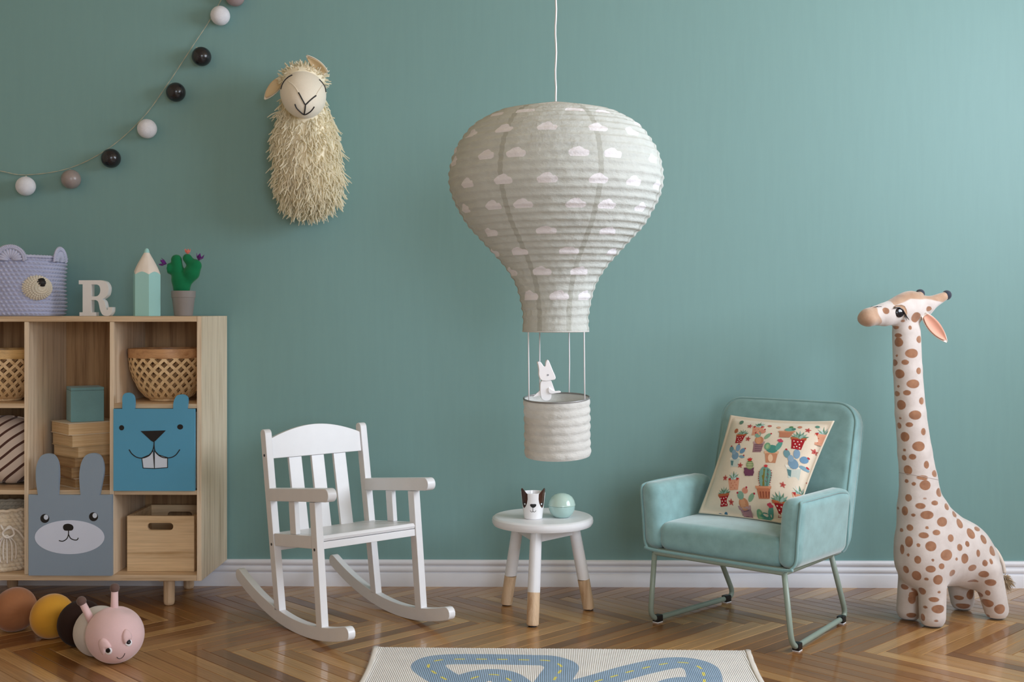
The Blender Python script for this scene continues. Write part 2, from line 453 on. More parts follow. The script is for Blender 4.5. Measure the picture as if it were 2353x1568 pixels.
# herringbone parquet: separate planks where the photograph shows them, joined beyond
floor = struct('floor', box(ROOM_X0, ROOM_X1, ROOM_Y0, ROOM_Y1, -.05, -.0022), M_GAP)
PL, PW, GAP = 0.4186, 0.0419, 0.0005
def clip(poly, axis, lim, keep_less):
    out = []
    for i in range(len(poly)):
        a, b = poly[i], poly[(i + 1) % len(poly)]
        ina = (a[axis] <= lim) == keep_less; inb = (b[axis] <= lim) == keep_less
        if ina: out.append(a)
        if ina != inb:
            t = (lim - a[axis]) / (b[axis] - a[axis]); out.append((a[0] + (b[0] - a[0]) * t, a[1] + (b[1] - a[1]) * t))
    return out
def plank_prism(poly):
    n = len(poly); cx = sum(p[0] for p in poly) / n; cy = sum(p[1] for p in poly) / n
    def inset(p, d): l = math.hypot(p[0] - cx, p[1] - cy) or 1; return p
    V = [(x, y, -.0022) for x, y in poly] + [(x, y, -.0009) for x, y in poly]
    top = []
    for i in range(n):       # inward offset for the tiny chamfer
        a, b, c = poly[i - 1], poly[i], poly[(i + 1) % n]
        def nrm(p, q): l = math.hypot(q[0] - p[0], q[1] - p[1]) or 1; return (-(q[1] - p[1]) / l, (q[0] - p[0]) / l)
        n1, n2 = nrm(a, b), nrm(b, c); k = 1 + n1[0] * n2[0] + n1[1] * n2[1]; k = max(k, .4)
        top.append((b[0] + (n1[0] + n2[0]) / k * .0011, b[1] + (n1[1] + n2[1]) / k * .0011, 0))
    V += top
    F = [tuple(range(2 * n, 3 * n))]
    for r in (0, n):
        for i in range(n): j = (i + 1) % n; F.append((r + i, r + j, r + n + j, r + n + i))
    return V, F
hl, hw = PL / 2 - GAP, PW / 2 - GAP
PLANK_ME = new_mesh('plank', *plank_prism([(-hl, -hw), (hl, -hw), (hl, hw), (-hl, hw)])); PLANK_ME.materials.append(M_PLANK)
ROWP = PL / math.sqrt(2); STEP = PW * math.sqrt(2)
planks, far = [], G()
rng = random.Random(5)
for row in range(-20, 5):
    ang = PI / 4 if row % 2 == 0 else -PI / 4
    cyr = 3.144 + ROWP / 2 + row * ROWP
    for k in range(-60, 70):
        cxr = 0.946 + k * STEP + (0 if row % 2 == 0 else STEP / 2)
        c, s = math.cos(ang), math.sin(ang)
        poly = [(cxr + x * c - y * s, cyr + x * s + y * c) for x, y in ((-hl, -hw), (hl, -hw), (hl, hw), (-hl, hw))]
        full = True; q = poly
        for ax, lim, less in ((1, ROOM_Y1 - .002, True), (1, ROOM_Y0 + .002, False), (0, ROOM_X0 + .002, False), (0, ROOM_X1 - .002, True)):
            q2 = clip(q, ax, lim, less) if q else []
            if q2 != q: full = False
            q = q2
        if len(q) < 3: continue
        P = np.array(q); w = P.max(0) - P.min(0)
        if min(w) < .004: continue
        cen = P.mean(0); d = cen[1]
        px = CX + FPX * cen[0] / max(d, .1); py = CY + FPX * CAM_H / max(d, .1)
        inview = -150 < px < 2500 and py < 1640 and d > 2
        if inview:
            planks.append((q, full, cxr, cyr, ang))
        else:
            V, F = plank_prism(q); far.add((V, F))
for q, full, cxr, cyr, ang in planks[:300]:
    if full: o = link('plank', PLANK_ME, None, floor); o.location = (cxr, cyr, 0); o.rotation_euler = (0, 0, ang)
    else:
        c, s = math.cos(-ang), math.sin(-ang)
        loc = [((x - cxr) * c - (y - cyr) * s, (x - cxr) * s + (y - cyr) * c) for x, y in q]
        o = one('plank', plank_prism(loc), M_PLANK, floor, None); o.location = (cxr, cyr, 0); o.rotation_euler = (0, 0, ang)
for q, *_ in planks[300:]: far.add(plank_prism(q))
tag(far.obj('planks_beyond', M_PLANKS, floor, None), kind='stuff')
# ------------------------------------------------------------------ cube shelf and what it holds
SY0, SY1 = 3.58, 3.888
sh = thing('cube_shelf', 'pale wooden cube shelf on stubby legs against the green wall', 'shelf', (-1.398, 3.734, 0))
def sp(name, x0, x1, y0, y1, z0, z1, mat, b=.0015):
    V, F = box(x0, x1, y0, y1, z0, z1, b); V = [(a + 1.398, c - 3.734, d) for a, c, d in V]
    return one(name, (V, F), mat, sh)
XR, XL = -.993, -1.803
sp('side_panel', XR - .0145, XR, SY0, SY1, .086, .896, M_SHELF)
sp('side_panel', XL, XL + .0145, SY0, SY1, .086, .896, M_SHELF)
sp('top_board', XL + .0146, XR - .0146, SY0, SY1, .879, .896, M_SHELF_H)
sp('bottom_board', XL + .0146, XR - .0146, SY0, SY1, .086, .104, M_SHELF_H)
DV = ((-1.2755, -1.2622), (-1.5385, -1.525))
for a, b in DV: sp('divider', a, b, SY0 + .001, SY1 - .01, .1042, .8788, M_SHELF)
for a, b in ((DV[0][1], XR - .0146), (XL + .0146, DV[1][0])):
    sp('shelf_board', a, b, SY0 + .002, SY1 - .01, .614, .628, M_SHELF_H)
for a, b in ((DV[0][1], XR - .0146), (DV[1][1], DV[0][0]), (XL + .0146, DV[1][0])):
    sp('shelf_board', a, b, SY0 + .002, SY1 - .01, .349, .363, M_SHELF_H)
sp('back_panel', XL + .0146, XR - .0146, SY1 - .009, SY1 - .001, .1042, .8788, M_SHELF_BACK, .0005)
for x in (-1.108, -1.69):
    for y in (3.632, 3.845):
        l = one('leg', lathe([(0, 0), (.011, .0002), (.0155, .004), (.017, .012), (.0175, .078), (0, .078)], 24, c=(x + 1.398, y - 3.734, 0)), M_ASH, sh)
        one('mounting_plate', box(x + 1.398 - .025, x + 1.398 + .025, y - 3.734 - .025, y - 3.734 + .025, .0782, .0858, .001), M_ASH, l)

def face_plane(px, py, Y): p = at(px, py, Y); return (p[0], p[2])
def catmull2(pts, n=6, closed=False): return [tuple(p) for p in spline(pts, n, closed)]

# storage boxes with animal fronts
M_RABBIT = plain('grey_lacquer', (140, 158, 176), .42, .01)
M_BEAVER = plain('blue_lacquer', (84, 158, 194), .42, .01)
M_CREAM = plain('cream_board', (222, 214, 200), .5, .02)
M_PRINT_W = plain('pale_lilac_print', (214, 223, 242), .5, .01)
M_PRINT_T = plain('tooth_white_print', (208, 220, 236), .5, .01)
def storage_box(name, label, x0, x1, z0, z1, ears, mat, inner, Y=3.566):
    cx = (x0 + x1) / 2; t = thing(name, label, 'storage box', (cx, 3.72, z0))
    L = lambda pts: [(p[0] - cx, p[1] - z0) for p in pts]
    # front: one board with ears growing out of its top edge
    loop = [(x0, z0), (x1, z0), (x1, z1)]
    for e in sorted(ears, key=lambda e: -e[0][0]): loop += e
    loop += [(x0, z1)]
    one('front_panel', prism(L(loop), Y - 3.72, Y - 3.72 + .0125), mat, t, 20)
    a, b = max(x0 + .007, inner[0]) - cx, min(x1 - .007, inner[1] - .0045) - cx; h = z1 - z0 - .012; y0, y1 = Y - 3.72 + .0128, .13
    one('side', box(a, a + .01, y0, y1, .004, h), M_CREAM, t); one('side', box(b - .01, b + .004, y0, y1, .004, h), M_CREAM, t)
    one('bottom', box(a + .0101, b - .0101, y0, y1, .004, .012), M_CREAM, t); one('back', box(a + .0101, b - .0101, y1 - .008, y1, .0121, h), M_CREAM, t)
    return t, (lambda pts: [(p[0] - cx, p[1] - z0) for p in (face_plane(q[0], q[1], Y) for q in pts)]), Y - 3.72
def decal(name, pts, yf, mat, parent, k=1): return one(name, prism(pts, yf - .0004 * k, yf + .0002), mat, parent, 30)
def line_decal(name, pts, yf, w, mat, parent, k=2):
    g = G()
    for i, (a, b) in enumerate(zip(pts, pts[1:])):
        a, b = Vector(a), Vector(b); n = (b - a).normalized(); n = Vector((-n.y, n.x)) * w / 2
        if (b - a).length < 1e-6: continue
        e = (b - a).normalized() * w * .3
        g.add(prism([tuple(a - n - e), tuple(b - n + e), tuple(b + n + e), tuple(a + n - e)], yf - .0004 * k - .00001 * (i % 3), yf))
    return g.obj(name, mat, parent, None)
def ear_loop(pts): return [face_plane(x, y, 3.566) for x, y in pts]
rab_ears = [ear_loop(catmull2([(133, 1138), (134, 1118), (135, 1092), (133, 1065), (123, 1047), (107, 1043), (93, 1050), (84, 1070), (82, 1095), (84, 1118), (87, 1138)], 4)),
            ear_loop(catmull2([(228, 1138), (233, 1115), (238, 1085), (236, 1062), (227, 1046), (211, 1042), (196, 1048), (186, 1066), (182, 1092), (183, 1118), (185, 1138)], 4))]
rb, PX, yf = storage_box('storage_box', 'grey storage box with rabbit face and two tall ears', -1.5185, -1.2635, .1045, .3515, rab_ears, M_RABBIT, (-1.5235, -1.277))
decal('muzzle_patch', PX(ell(160, 1235, 80, 39, 48)), yf, M_PRINT_W, rb)
for cx, cy, wx, wy in ((103, 1192, 106, 1189), (215, 1188, 218, 1185)):
    e = decal('eye', PX(ell(cx, cy, 10.3, 10.3, 28)), yf, M_BLACK, rb); decal('eye_glint', PX(ell(wx, wy, 5.2, 6, 20)), yf, M_PRINT_T, e, 2)
decal('nose', PX(catmull2([(145, 1212), (148, 1206), (157, 1204), (166, 1207), (169, 1213), (166, 1219), (157, 1220), (148, 1219)], 4, True)), yf, M_BLACK, rb, 2)
line_decal('mouth', PX(catmull2([(136, 1243), (145, 1244), (154, 1238), (157.5, 1228), (157.5, 1219)], 6)), yf, .0028, M_BLACK, rb)
line_decal('mouth', PX(catmull2([(157.5, 1228), (162, 1237), (170, 1241), (177, 1241), (180, 1237)], 6)), yf, .0028, M_BLACK, rb)

bea_ears = [ear_loop(catmull2([(308, 940), (309, 925), (307, 912), (301, 905), (293, 903), (285, 906), (281, 915), (281, 928), (281, 940)], 4)),
            ear_loop(catmull2([(429, 940), (431, 925), (430, 914), (423, 908), (415, 907), (406, 910), (400, 920), (398, 930), (398, 940)], 4))]
bb, PX, yf = storage_box('storage_box', 'blue storage box with buck-toothed beaver face', -1.2585, -1.0105, .3635, .6135, bea_ears, M_BEAVER, (-1.2605, -1.009))
for cx, cy, rx in ((279.5, 983.5, 5.8), (414, 981.5, 6.8)): decal('eye', PX(ell(cx, cy, rx, 6, 24)), yf, M_BLACK, bb)
decal('nose', PX([(323, 991), (381, 989.5), (377, 994), (357, 1014), (352, 1016), (347, 1013)]), yf, M_BLACK, bb, 2)
line_decal('mouth', PX(catmull2([(297, 1034), (303, 1043), (314, 1051), (328, 1053), (343, 1047), (351, 1035), (354, 1022), (354, 1012)], 6)), yf, .0028, M_BLACK, bb)
line_decal('mouth', PX(catmull2([(354, 1022), (356, 1036), (364, 1046), (376, 1052), (392, 1052), (404, 1046), (413, 1034)], 6)), yf, .0028, M_BLACK, bb)
for pts in ([(326, 1053), (343, 1046), (352, 1036), (355, 1077), (329, 1076)], [(355, 1036), (365, 1046), (385, 1052), (385, 1075), (355, 1077)]):
    t_ = decal('tooth', PX(pts), yf, M_PRINT_T, bb); line_decal('outline', PX(pts + pts[:1]), yf, .0022, M_BLACK, t_)

# pine crate with hand holes
cr = thing('wooden_crate', 'open pine crate with slotted hand hole in bottom right cube', 'crate', (-1.1335, 3.74, .1045))
w, h, y0, y1 = .1045, .172, -.112, .105
slot = rrect(-.046 + .005, .034 + .005, .128, .150, .0105, 5)
sl = [(-w, 0), (w, 0), (w, h), (-w, h)]
one('front_board', bev(prism(sl, y0, y0 + .011, [slot]), .0012, 2, 60), M_CRATE, cr)
one('back_board', prism(sl, y1 - .011, y1, [slot]), M_CRATE, cr)
for s in (-1, 1): one('side_board', box(min(s * w, s * (w - .011)), max(s * w, s * (w - .011)), y0 + .0112, y1 - .0112, 0, h, .001), M_CRATE, cr)
one('bottom_board', box(-w + .0112, w - .0112, y0 + .0112, y1 - .0112, 0, .008), M_CRATE, cr)

# woven bamboo baskets
def bowl(s):            # s 0..1 from base to rim: radius, height
    return (.058 + .064 * math.sin(min(1, s * 1.05) * PI / 2) ** .62 if s > 0 else .058), .006 + .142 * s
def bamboo_basket(label, loc, rim_mat, r0):
    t = thing('bamboo_basket', label, 'basket', loc, r0, 'woven bamboo baskets')
    n = 22
    meshes = {}
    for fam in (0, 1):
        for par in (0, 1):
            V, F = [], []
            S = 22
            for i in range(S + 1):
                s = i / S; r, z = bowl(s); tw = (1 if fam == 0 else -1) * (s - .5) * 1.25
                off = .0013 * math.cos(PI * (s * 1.25 * 2 * n / (2 * PI) * .5 + par)) * (1 if fam == 0 else -1)
                wd = .0066 + .0012 * s
                for k in (-1, 1):
                    a = tw + k * wd / r * .85; rr = r + off
                    V.append(((rr + .0009) * math.cos(a), (rr + .0009) * math.sin(a), z)); V.append(((rr - .0009) * math.cos(a), (rr - .0009) * math.sin(a), z))
            for i in range(S):
                b = i * 4; c = b + 4
                F += [(b, b + 2, c + 2, c), (b + 1, c + 1, c + 3, b + 3), (b, c, c + 1, b + 1), (b + 2, b + 3, c + 3, c + 2)]
            meshes[fam, par] = new_mesh('bamboo_strip', V, F, 50); meshes[fam, par].materials.append(M_BAMBOO)
    for fam in (0, 1):
        for k in range(n):
            o = link('bamboo_strip', meshes[fam, k % 2], None, t); o.rotation_euler = (0, 0, 2 * PI * (k + fam * .5) / n)
    one('base', lathe([(0, 0), (.057, 0), (.060, .003), (.060, .008), (0, .009)], 40), M_BAMBOO, t)
    one('rim', lathe([(.1225, .136), (.1245, .138), (.1255, .160), (.1242, .1655), (.1215, .1655), (.1195, .162), (.1195, .138)], 64, True), rim_mat, t)
    return t
bamboo_basket('woven bamboo basket with tan rim in top right cube', (-1.1355, 3.722, .6285), M_BAMBOO_R, .1)
bamboo_basket('woven bamboo basket with yellowish rim at left picture edge', (-1.6637, 3.712, .6285), M_BAMBOO_Y, .8).scale = (.975, .975, .985)

# old paperbacks lying in a stack, a felt covered box on top
M_PAGES = NT('yellowed_page_edges'); v = M_PAGES.coords((2, 2, 260)); M_PAGES.col(M_PAGES.ramp(M_PAGES.noise(v, 3, 3), [(.3, lin((186, 150, 108))), (.5, lin((212, 182, 140))), (.7, lin((226, 202, 164)))]))
M_PAGES.set(Roughness=.85); M_PAGES.bump(M_PAGES.noise(v, 3, 3), .35, .0008); M_PAGES = M_PAGES.m
M_PAGES2 = NT('browned_page_edges'); v = M_PAGES2.coords((2, 2, 260)); M_PAGES2.col(M_PAGES2.ramp(M_PAGES2.noise(v, 3, 3), [(.3, lin((150, 116, 80))), (.5, lin((180, 146, 104))), (.7, lin((198, 168, 128)))]))
M_PAGES2.set(Roughness=.85); M_PAGES2.bump(M_PAGES2.noise(v, 3, 3), .35, .0008); M_PAGES2 = M_PAGES2.m
M_COVERS = [plain('paper_cover_%d' % i, c, .6, .05) for i, c in enumerate([(226, 214, 198), (206, 186, 152), (190, 166, 128), (176, 144, 104), (160, 120, 84)])]
zb = .3635
bdefs = [(.030, -1.393, 3.722, 30, .166, .148), (.034, -1.396, 3.724, 25, .168, .150), (.030, -1.392, 3.722, 29, .166, .148), (.033, -1.390, 3.722, 33, .166, .150), (.037, -1.396, 3.722, 27, .168, .150), (.036, -1.400, 3.720, 24, .170, .148)]
blabels = ['lowest worn paperback of the stack in the tall cube', 'second worn paperback from the bottom of the stack', 'third worn paperback from the bottom of the stack',
           'worn paperback third from the top of the stack', 'worn paperback lying under the topmost book', 'topmost worn paperback of the stack under teal box']
for i, (hb, x, y, a, bw, bl) in enumerate(bdefs):
    t = thing('paperback_book', blabels[i], 'book', (x, y, zb), math.radians(a + 18), 'worn paperbacks stacked in the shelf')
    cm = M_COVERS[(len(bdefs) - 1 - i) % 5]
    # page block with a slightly hollow fore edge, swollen by age
    fore = [(bw / 2 - .0005, -bl / 2 + .003)] + [(-bw / 2 + .003 + .004 * math.sin(PI * j / 6), -bl / 2 + .003 + (bl - .006) * j / 6) for j in range(7)] + [(bw / 2 - .0005, bl / 2 - .003)]
    one('pages', prism(fore, .0012, hb - .0014, ex=(1, 0, 0), ey=(0, 1, 0), en=(0, 0, 1)), M_PAGES if i > 2 else M_PAGES2, t, 30)
    one('cover', box(-bw / 2, bw / 2, -bl / 2, bl / 2, 0, .0012), cm, t, None); one('cover', box(-bw / 2, bw / 2, -bl / 2, bl / 2, hb - .0013, hb - .0001), cm, t, None)
    one('spine', box(bw / 2, bw / 2 + .0012, -bl / 2, bl / 2, 0, hb - .0001), cm, t, None)
    zb += hb
M_FELT_T = fabric('teal_felt', (120, 164, 170), 500, .3, .0006, .2)
fb = thing('felt_box', 'small teal felt covered cube box standing on the paperbacks', 'box', (-1.405, 3.725, zb), math.radians(29))
hb = .050
one('body', box(-hb, hb, -hb, hb, 0, .098, .002), M_FELT_T, fb); one('lid', box(-hb, hb, -hb, hb, .0981, .108, .002), M_FELT_T, fb)

# striped cushion in the middle left cube (it leans out of the picture)
t = NT('striped_cotton'); tc = t.n('ShaderNodeTexCoord'); sep = t.n('ShaderNodeSeparateXYZ'); t.l(tc.outputs['Object'], sep.inputs[0])
m1 = t.n('ShaderNodeMath', operation='MULTIPLY'); m1.inputs[1].default_value = .8; t.l(sep.outputs['X'], m1.inputs[0])
m2 = t.n('ShaderNodeMath', operation='SUBTRACT'); t.l(sep.outputs['Z'], m2.inputs[0]); t.l(m1.outputs[0], m2.inputs[1])
m3 = t.n('ShaderNodeMath', operation='MULTIPLY'); m3.inputs[1].default_value = 1 / .036; t.l(m2.outputs[0], m3.inputs[0])
m4 = t.n('ShaderNodeMath', operation='FRACT'); t.l(m3.outputs[0], m4.inputs[0])
t.col(t.mix(t.step(m4.outputs[0], .72, .75), lin((222, 208, 198)), lin((84, 52, 44)))); t.set(Roughness=.85, Sheen_Weight=.2)
t.bump(t.noise(t.coords(), 700, 2), .2, .0004); M_STRIPE = t.m
def f_strip(P):
    q = np.abs(P) / np.array([.118, .085, .105]); n4 = (q[:, 0] ** 3 + q[:, 1] ** 2.2 + q[:, 2] ** 3) ** (1 / 3.)
    return (n4 - 1) * .07 + .002 * np.sin(P[:, 0] * 60 + P[:, 2] * 40)
cu = thing('striped_cushion', 'cream cushion with dark brown diagonal stripes in the shelf', 'cushion', (-1.6635, 3.72, .3688))
o = sdf_obj('cushion_body', f_strip, (-.14, -.11, -.13), (.14, .11, .13), .006, M_STRIPE, cu); o.location = (0, 0, .103)
seam = [(.118 * math.copysign(abs(math.cos(a)) ** .67, math.cos(a)) * 1.004, 0, .103 + .105 * math.copysign(abs(math.sin(a)) ** .67, math.sin(a)) * 1.004) for a in (2 * PI * i / 80 for i in range(80))]
one('seam', tube(seam, .0022, 6, True), M_STRIPE, cu)

# crocheted rope basket with a knotted tassel, bottom left cube
def crochet(rfun, h, rows, cols, sub, amp, twist=.5, superk=2.0):
    """knitted surface: every stitch a slanted bulge with a hollow between"""
    nv, nu = rows * sub, cols * sub; V, F = [], []
    for j in range(nv + 1):
        v = j / sub; z = h * j / nv
        for i in range(nu):
            u = i / sub; row = math.floor(v); fu = (u + twist * row + (v - row - .5) * .45) % 1.0; fv = v - row
            b = (math.sin(PI * fu) ** .7) * (math.sin(PI * min(max(fv, 0), 1)) ** .6 if 0 < fv < 1 else 0)
            b += .35 * math.sin(2 * PI * fu + 2 * PI * fv) * b
            a = 2 * PI * i / nu; r = rfun(a, z) + amp * (b - .6)
            V.append((r * math.cos(a), r * math.sin(a), z))
    for j in range(nv):
        for i in range(nu): k = (i + 1) % nu; F.append((j * nu + i, j * nu + k, (j + 1) * nu + k, (j + 1) * nu + i))
    return V, F
M_ROPE = fabric('ecru_cotton_rope', (232, 217, 194), 1200, .3, .0004, .2)
M_ROPE_W = fabric('white_cotton_cord', (232, 224, 214), 1500, .3, .0004, .2)
rp = thing('rope_basket', 'crocheted ecru rope basket with knotted white tassel', 'basket', (-1.6632, 3.705, .1045))
one('basket_wall', crochet(lambda a, z: .107 + .010 * math.sin(PI * min(1, z / .17)), .188, 15, 46, 6, .007), M_ROPE, rp, 180)
one('base', lathe([(0, .001), (.104, .001), (.108, .006), (0, .008)], 48), M_ROPE, rp)
one('rim', tube([((.112 + .002 * math.sin(i * 2.1)) * math.cos(2 * PI * i / 96), (.112 + .002 * math.sin(i * 2.1)) * math.sin(2 * PI * i / 96), .189 + .0015 * math.sin(i * 1.7)) for i in range(96)], .0055, 8, True), M_ROPE, rp, 180)
tas = one('tassel_knot', tube([tuple(p) for p in spline([(.050, -.118, .150), (.062, -.121, .135), (.078, -.118, .146), (.086, -.106, .120), (.070, -.122, .112), (.058, -.124, .126), (.072, -.122, .140), (.084, -.108, .138), (.096, -.096, .125), (.108, -.078, .096)], 8)], .0035, 8), M_ROPE_W, rp, 180)
for i, dx in enumerate((-.026, -.018, -.010, -.002, .008, .016)):
    x = .068 + dx; yy = -math.sqrt(max(.123 ** 2 - x * x, 0)) - .006
    one('cord', tube([tuple(p) for p in spline([(.068 + dx * .2, -.124, .120), (x, yy - .002, .095), (x + dx * .25, yy, .065), (x + dx * .1, yy + .001, .030 + .006 * (i % 3))], 6)], .0028, 6), M_ROPE_W, tas, 180)
# ------------------------------------------------------------------ things standing on the shelf
TOPZ = .8962
M_LILAC = fabric('lilac_cotton_yarn', (194, 198, 224), 1400, .3, .0004, .25)
M_YARN_W = fabric('cream_cotton_yarn', (228, 220, 204), 1400, .3, .0004, .25)
bx = thing('crocheted_basket', 'lilac crocheted basket with bear ears and cream snout', 'basket', (-1.632, 3.728, TOPZ))
BR = lambda a, z: .148 * (1 + .03 * math.cos(4 * (a - .5))) * (1 - .05 * math.exp(-z / .012)) * (1 + .012 * math.sin(z * 38 + 2 * a))
one('basket_wall', crochet(BR, .182, 15, 66, 6, .0095), M_LILAC, bx, 180)
one('base', lathe([(0, .001), (.138, .001), (.141, .006), (0, .008)], 64), M_LILAC, bx)
rim = []
for i in range(156):
    a = 2 * PI * i / 156; r = BR(a, .182) + .0012 * math.cos(PI * i); rim.append((r * math.cos(a), r * math.sin(a), .1845 + .002 * math.sin(PI * i * .5) ** 2))
one('rim_chain', tube(rim, .0048, 8, True), M_LILAC, bx, 180)
def yarn_ear(ang, lean=0.0):
    """half disc ear of radiating stitches standing on the rim"""
    e = bpy.data.objects.new('ear', None)
    g = G(); c = Vector((BR(ang, .18) * math.cos(ang), BR(ang, .18) * math.sin(ang), .172)); n = Vector((math.cos(ang), math.sin(ang), 0)); tx = Vector((-math.sin(ang), math.cos(ang), 0)); up = Vector((0, 0, 1)) + n * lean
    pt = lambda r, th, d=0: tuple(c + tx * r * math.cos(th) + up * r * math.sin(th) + n * d)
    for k in range(11):
        th = PI * (k + .5) / 11
        g.add(tube([pt(.006, th), pt(.018, th, .003), pt(.030, th, .002), pt(.036, th)], [.003, .0045, .005, .003], 8))
    m = 26
    for rr, ph in ((.039, 0), (.044, .5)):
        for k in range(m):
            th = PI * (k + ph) / m - .04; g.add(tube([pt(rr - .004, th, .002), pt(rr, th + .06, .004), pt(rr + .003, th + .13, .001)], [.003, .0042, .003], 6))
    return g.obj('ear', M_LILAC, bx, 180)
yarn_ear(-1.24); yarn_ear(-.04)
aS = -.72
sd = Vector((math.cos(aS), math.sin(aS), 0)); sc_ = sd * (.148 + .004) + Vector((0, 0, .088))
def stitched_dome(c, n, rx, rz, dep, rows, cols, amp, sub=6):
    tx = Vector((-n.y, n.x, 0)); V, F = [], []; nv, nu = rows * sub, cols * sub
    for j in range(nv + 1):
        ph = PI / 2 * j / nv; v = j / sub
        for i in range(nu):
            u = i / sub; row = math.floor(v); fu = (u + .5 * row) % 1; fv = v - row
            b = math.sin(PI * fu) ** .7 * (math.sin(PI * fv) ** .6 if 0 < fv < 1 else 0) * min(1, math.cos(ph) * 2.0)
            th = 2 * PI * i / nu; k = 1 + amp * (b - .5)
            p = c + tx * (rx * math.cos(ph) * math.cos(th) * k) + Vector((0, 0, rz * math.cos(ph) * math.sin(th) * k)) + n * (dep * math.sin(ph) * k); V.append(tuple(p))
    for j in range(nv):
        for i in range(nu): k = (i + 1) % nu; F.append((j * nu + i, j * nu + k, (j + 1) * nu + k, (j + 1) * nu + i))
    return V, F
sn = one('snout', stitched_dome(sc_ - sd * .008, sd, .046, .038, .045, 8, 30, .13), M_YARN_W, bx, 180)
tx_ = Vector((-sd.y, sd.x, 0)); gg = G()
for k in range(9):
    q = (k - 4) / 4; c0 = sc_ + sd * (.036 - .006 * q * q) + tx_ * q * .011 + Vector((0, 0, .016)); h2 = .0125 * math.sqrt(max(0, 1 - q * q * .75))
    gg.add(tube([tuple(c0 + Vector((0, 0, -h2)) + sd * -.001), tuple(c0 + sd * .001), tuple(c0 + Vector((0, 0, h2)) - sd * .006)], .0028, 6))
gg.obj('nose', M_INK, sn, 180)

# letter R with slab serifs
lt = thing('letter_block', 'white wooden letter R with slab serifs on the shelf', 'letter', (-1.3445, 3.665, TOPZ), math.radians(-6))
def rp_(x, y): return ((x - 222) / 735., (726 - y) / 735.)
q3 = lambda x, y: (x / 3.646, 530 + y / 3.646)
outer = [(658, 415), (850, 415)] + catmull2([(850, 415), (892, 428), (917, 463), (920, 500), (908, 540), (880, 565), (862, 573)], 5)[1:] + \
    catmull2([(862, 573), (882, 590), (892, 620), (900, 655), (910, 664), (915, 650), (915, 640)], 5)[1:] + [(953, 640)] + catmull2([(953, 640), (950, 680), (928, 710), (895, 714), (866, 702), (846, 665), (836, 620), (826, 592), (806, 580)], 5)[1:] + \
    [(768, 580), (768, 683), (808, 683), (808, 714), (664, 714), (664, 683), (692, 683), (692, 448), (658, 448)]
hole = [(768, 450), (815, 450)] + catmull2([(815, 450), (838, 462), (847, 492), (842, 525), (825, 545), (805, 550)], 4)[1:] + [(768, 550)]
cv = lambda l: [rp_(q3(*p)[0] + 1, q3(*p)[1] * 1.0 + 0.2) for p in l]
zl = min(p[1] for p in cv(outer))
cv2 = lambda l: [(a, b - zl) for a, b in cv(l)]
one('letter_face', bev(prism(cv2(outer), -.011, .011, [cv2(hole)]), .0006, 1, 60), M_WHITE, lt, 30)

# big wooden pencil
M_MINT = plain('mint_lacquer', (162, 214, 212), .36, .01); M_PALEWOOD = plain('bleached_wood', (236, 226, 216), .5, .03, 40)
pn = thing('pencil_ornament', 'fat mint pencil ornament with pale wooden tip on the shelf', 'ornament', (-1.195, 3.685, TOPZ), math.radians(-4))
R0 = .0445; Hc = .130; Ht = .211
def hexr(a): a = (a % (PI / 3)) - PI / 6; return R0 * math.cos(PI / 6) / math.cos(a)
n = 72
def pring(z, f):
    return [(f(2 * PI * i / n) * math.cos(2 * PI * i / n), f(2 * PI * i / n) * math.sin(2 * PI * i / n), z if not callable(z) else z(2 * PI * i / n)) for i in range(n)]
zc = lambda a: Hc + .009 * (1 - ((hexr(a) - R0 * math.cos(PI / 6)) / (R0 - R0 * math.cos(PI / 6))) ** .8)      # scalloped sharpening line
def rings(rs, cap0=True, cap1=True):
    V = [p for r in rs for p in r]; F = []
    for j in range(len(rs) - 1):
        for i in range(n): k = (i + 1) % n; F.append((j * n + i, j * n + k, (j + 1) * n + k, (j + 1) * n + i))
    if cap0: F.append(tuple(range(n - 1, -1, -1)))
    if cap1: F.append(tuple((len(rs) - 1) * n + i for i in range(n)))
    return V, F
one('shaft', rings([pring(0, lambda a: hexr(a) * .985), pring(.002, hexr), pring(zc, hexr)]), M_MINT, pn, 20)
cone = lambda s: (lambda a: hexr(a) * (1 - s) * (1 - s * .0) + (.0105 - .0105 * (1 - s)) * 1.0)
def cz(s): return lambda a: zc(a) + (Ht - .012 - zc(a)) * s
rr = []
for j in range(9):
    s = j / 8; rr.append(pring(cz(s), lambda a, s=s: (hexr(a) * (1 - s) + .0085 * s) * (1 + .07 * math.sin(PI * s))))
one('sharpened_tip', rings(rr, False, False), M_PALEWOOD, pn, 60)
one('lead', lathe([(.0087, Ht - .012), (.0076, Ht - .006), (.0058, Ht - .001), (.003, Ht + .0018), (0, Ht + .0025)], 32), M_MINT, pn, 60)

# felt cactus in a grey pot
M_POT = plain('grey_clay', (139, 133, 131), .55, .03); M_SOIL = fabric('brown_felt', (74, 46, 34), 400)
M_CACT = fabric('green_felt', (14, 118, 74), 700, .3, .0005, .3); M_PURP = fabric('purple_felt', (92, 30, 112), 700); M_CORAL = fabric('coral_felt', (232, 128, 112), 700)
ct = thing('cactus_ornament', 'green felt cactus with purple and coral flowers in grey pot', 'ornament', (-1.0835, 3.70, TOPZ))
one('pot', lathe([(0, 0), (.0265, 0), (.0285, .002), (.0352, .057), (.0365, .0585), (.0372, .060), (.0378, .078), (.0368, .0795), (.034, .0795), (.033, .072), (0, .070)], 48), M_POT, ct)
one('soil', lathe([(0, .0765), (.024, .0755), (.0335, .072), (0, .0705)], 32), M_SOIL, ct)
K = 1 / 729.6
def cpt(x, y): return ((x / 3.646 - 423) * K, 0, (724 - (530 + y / 3.646)) * K)
cs = K / 3.646
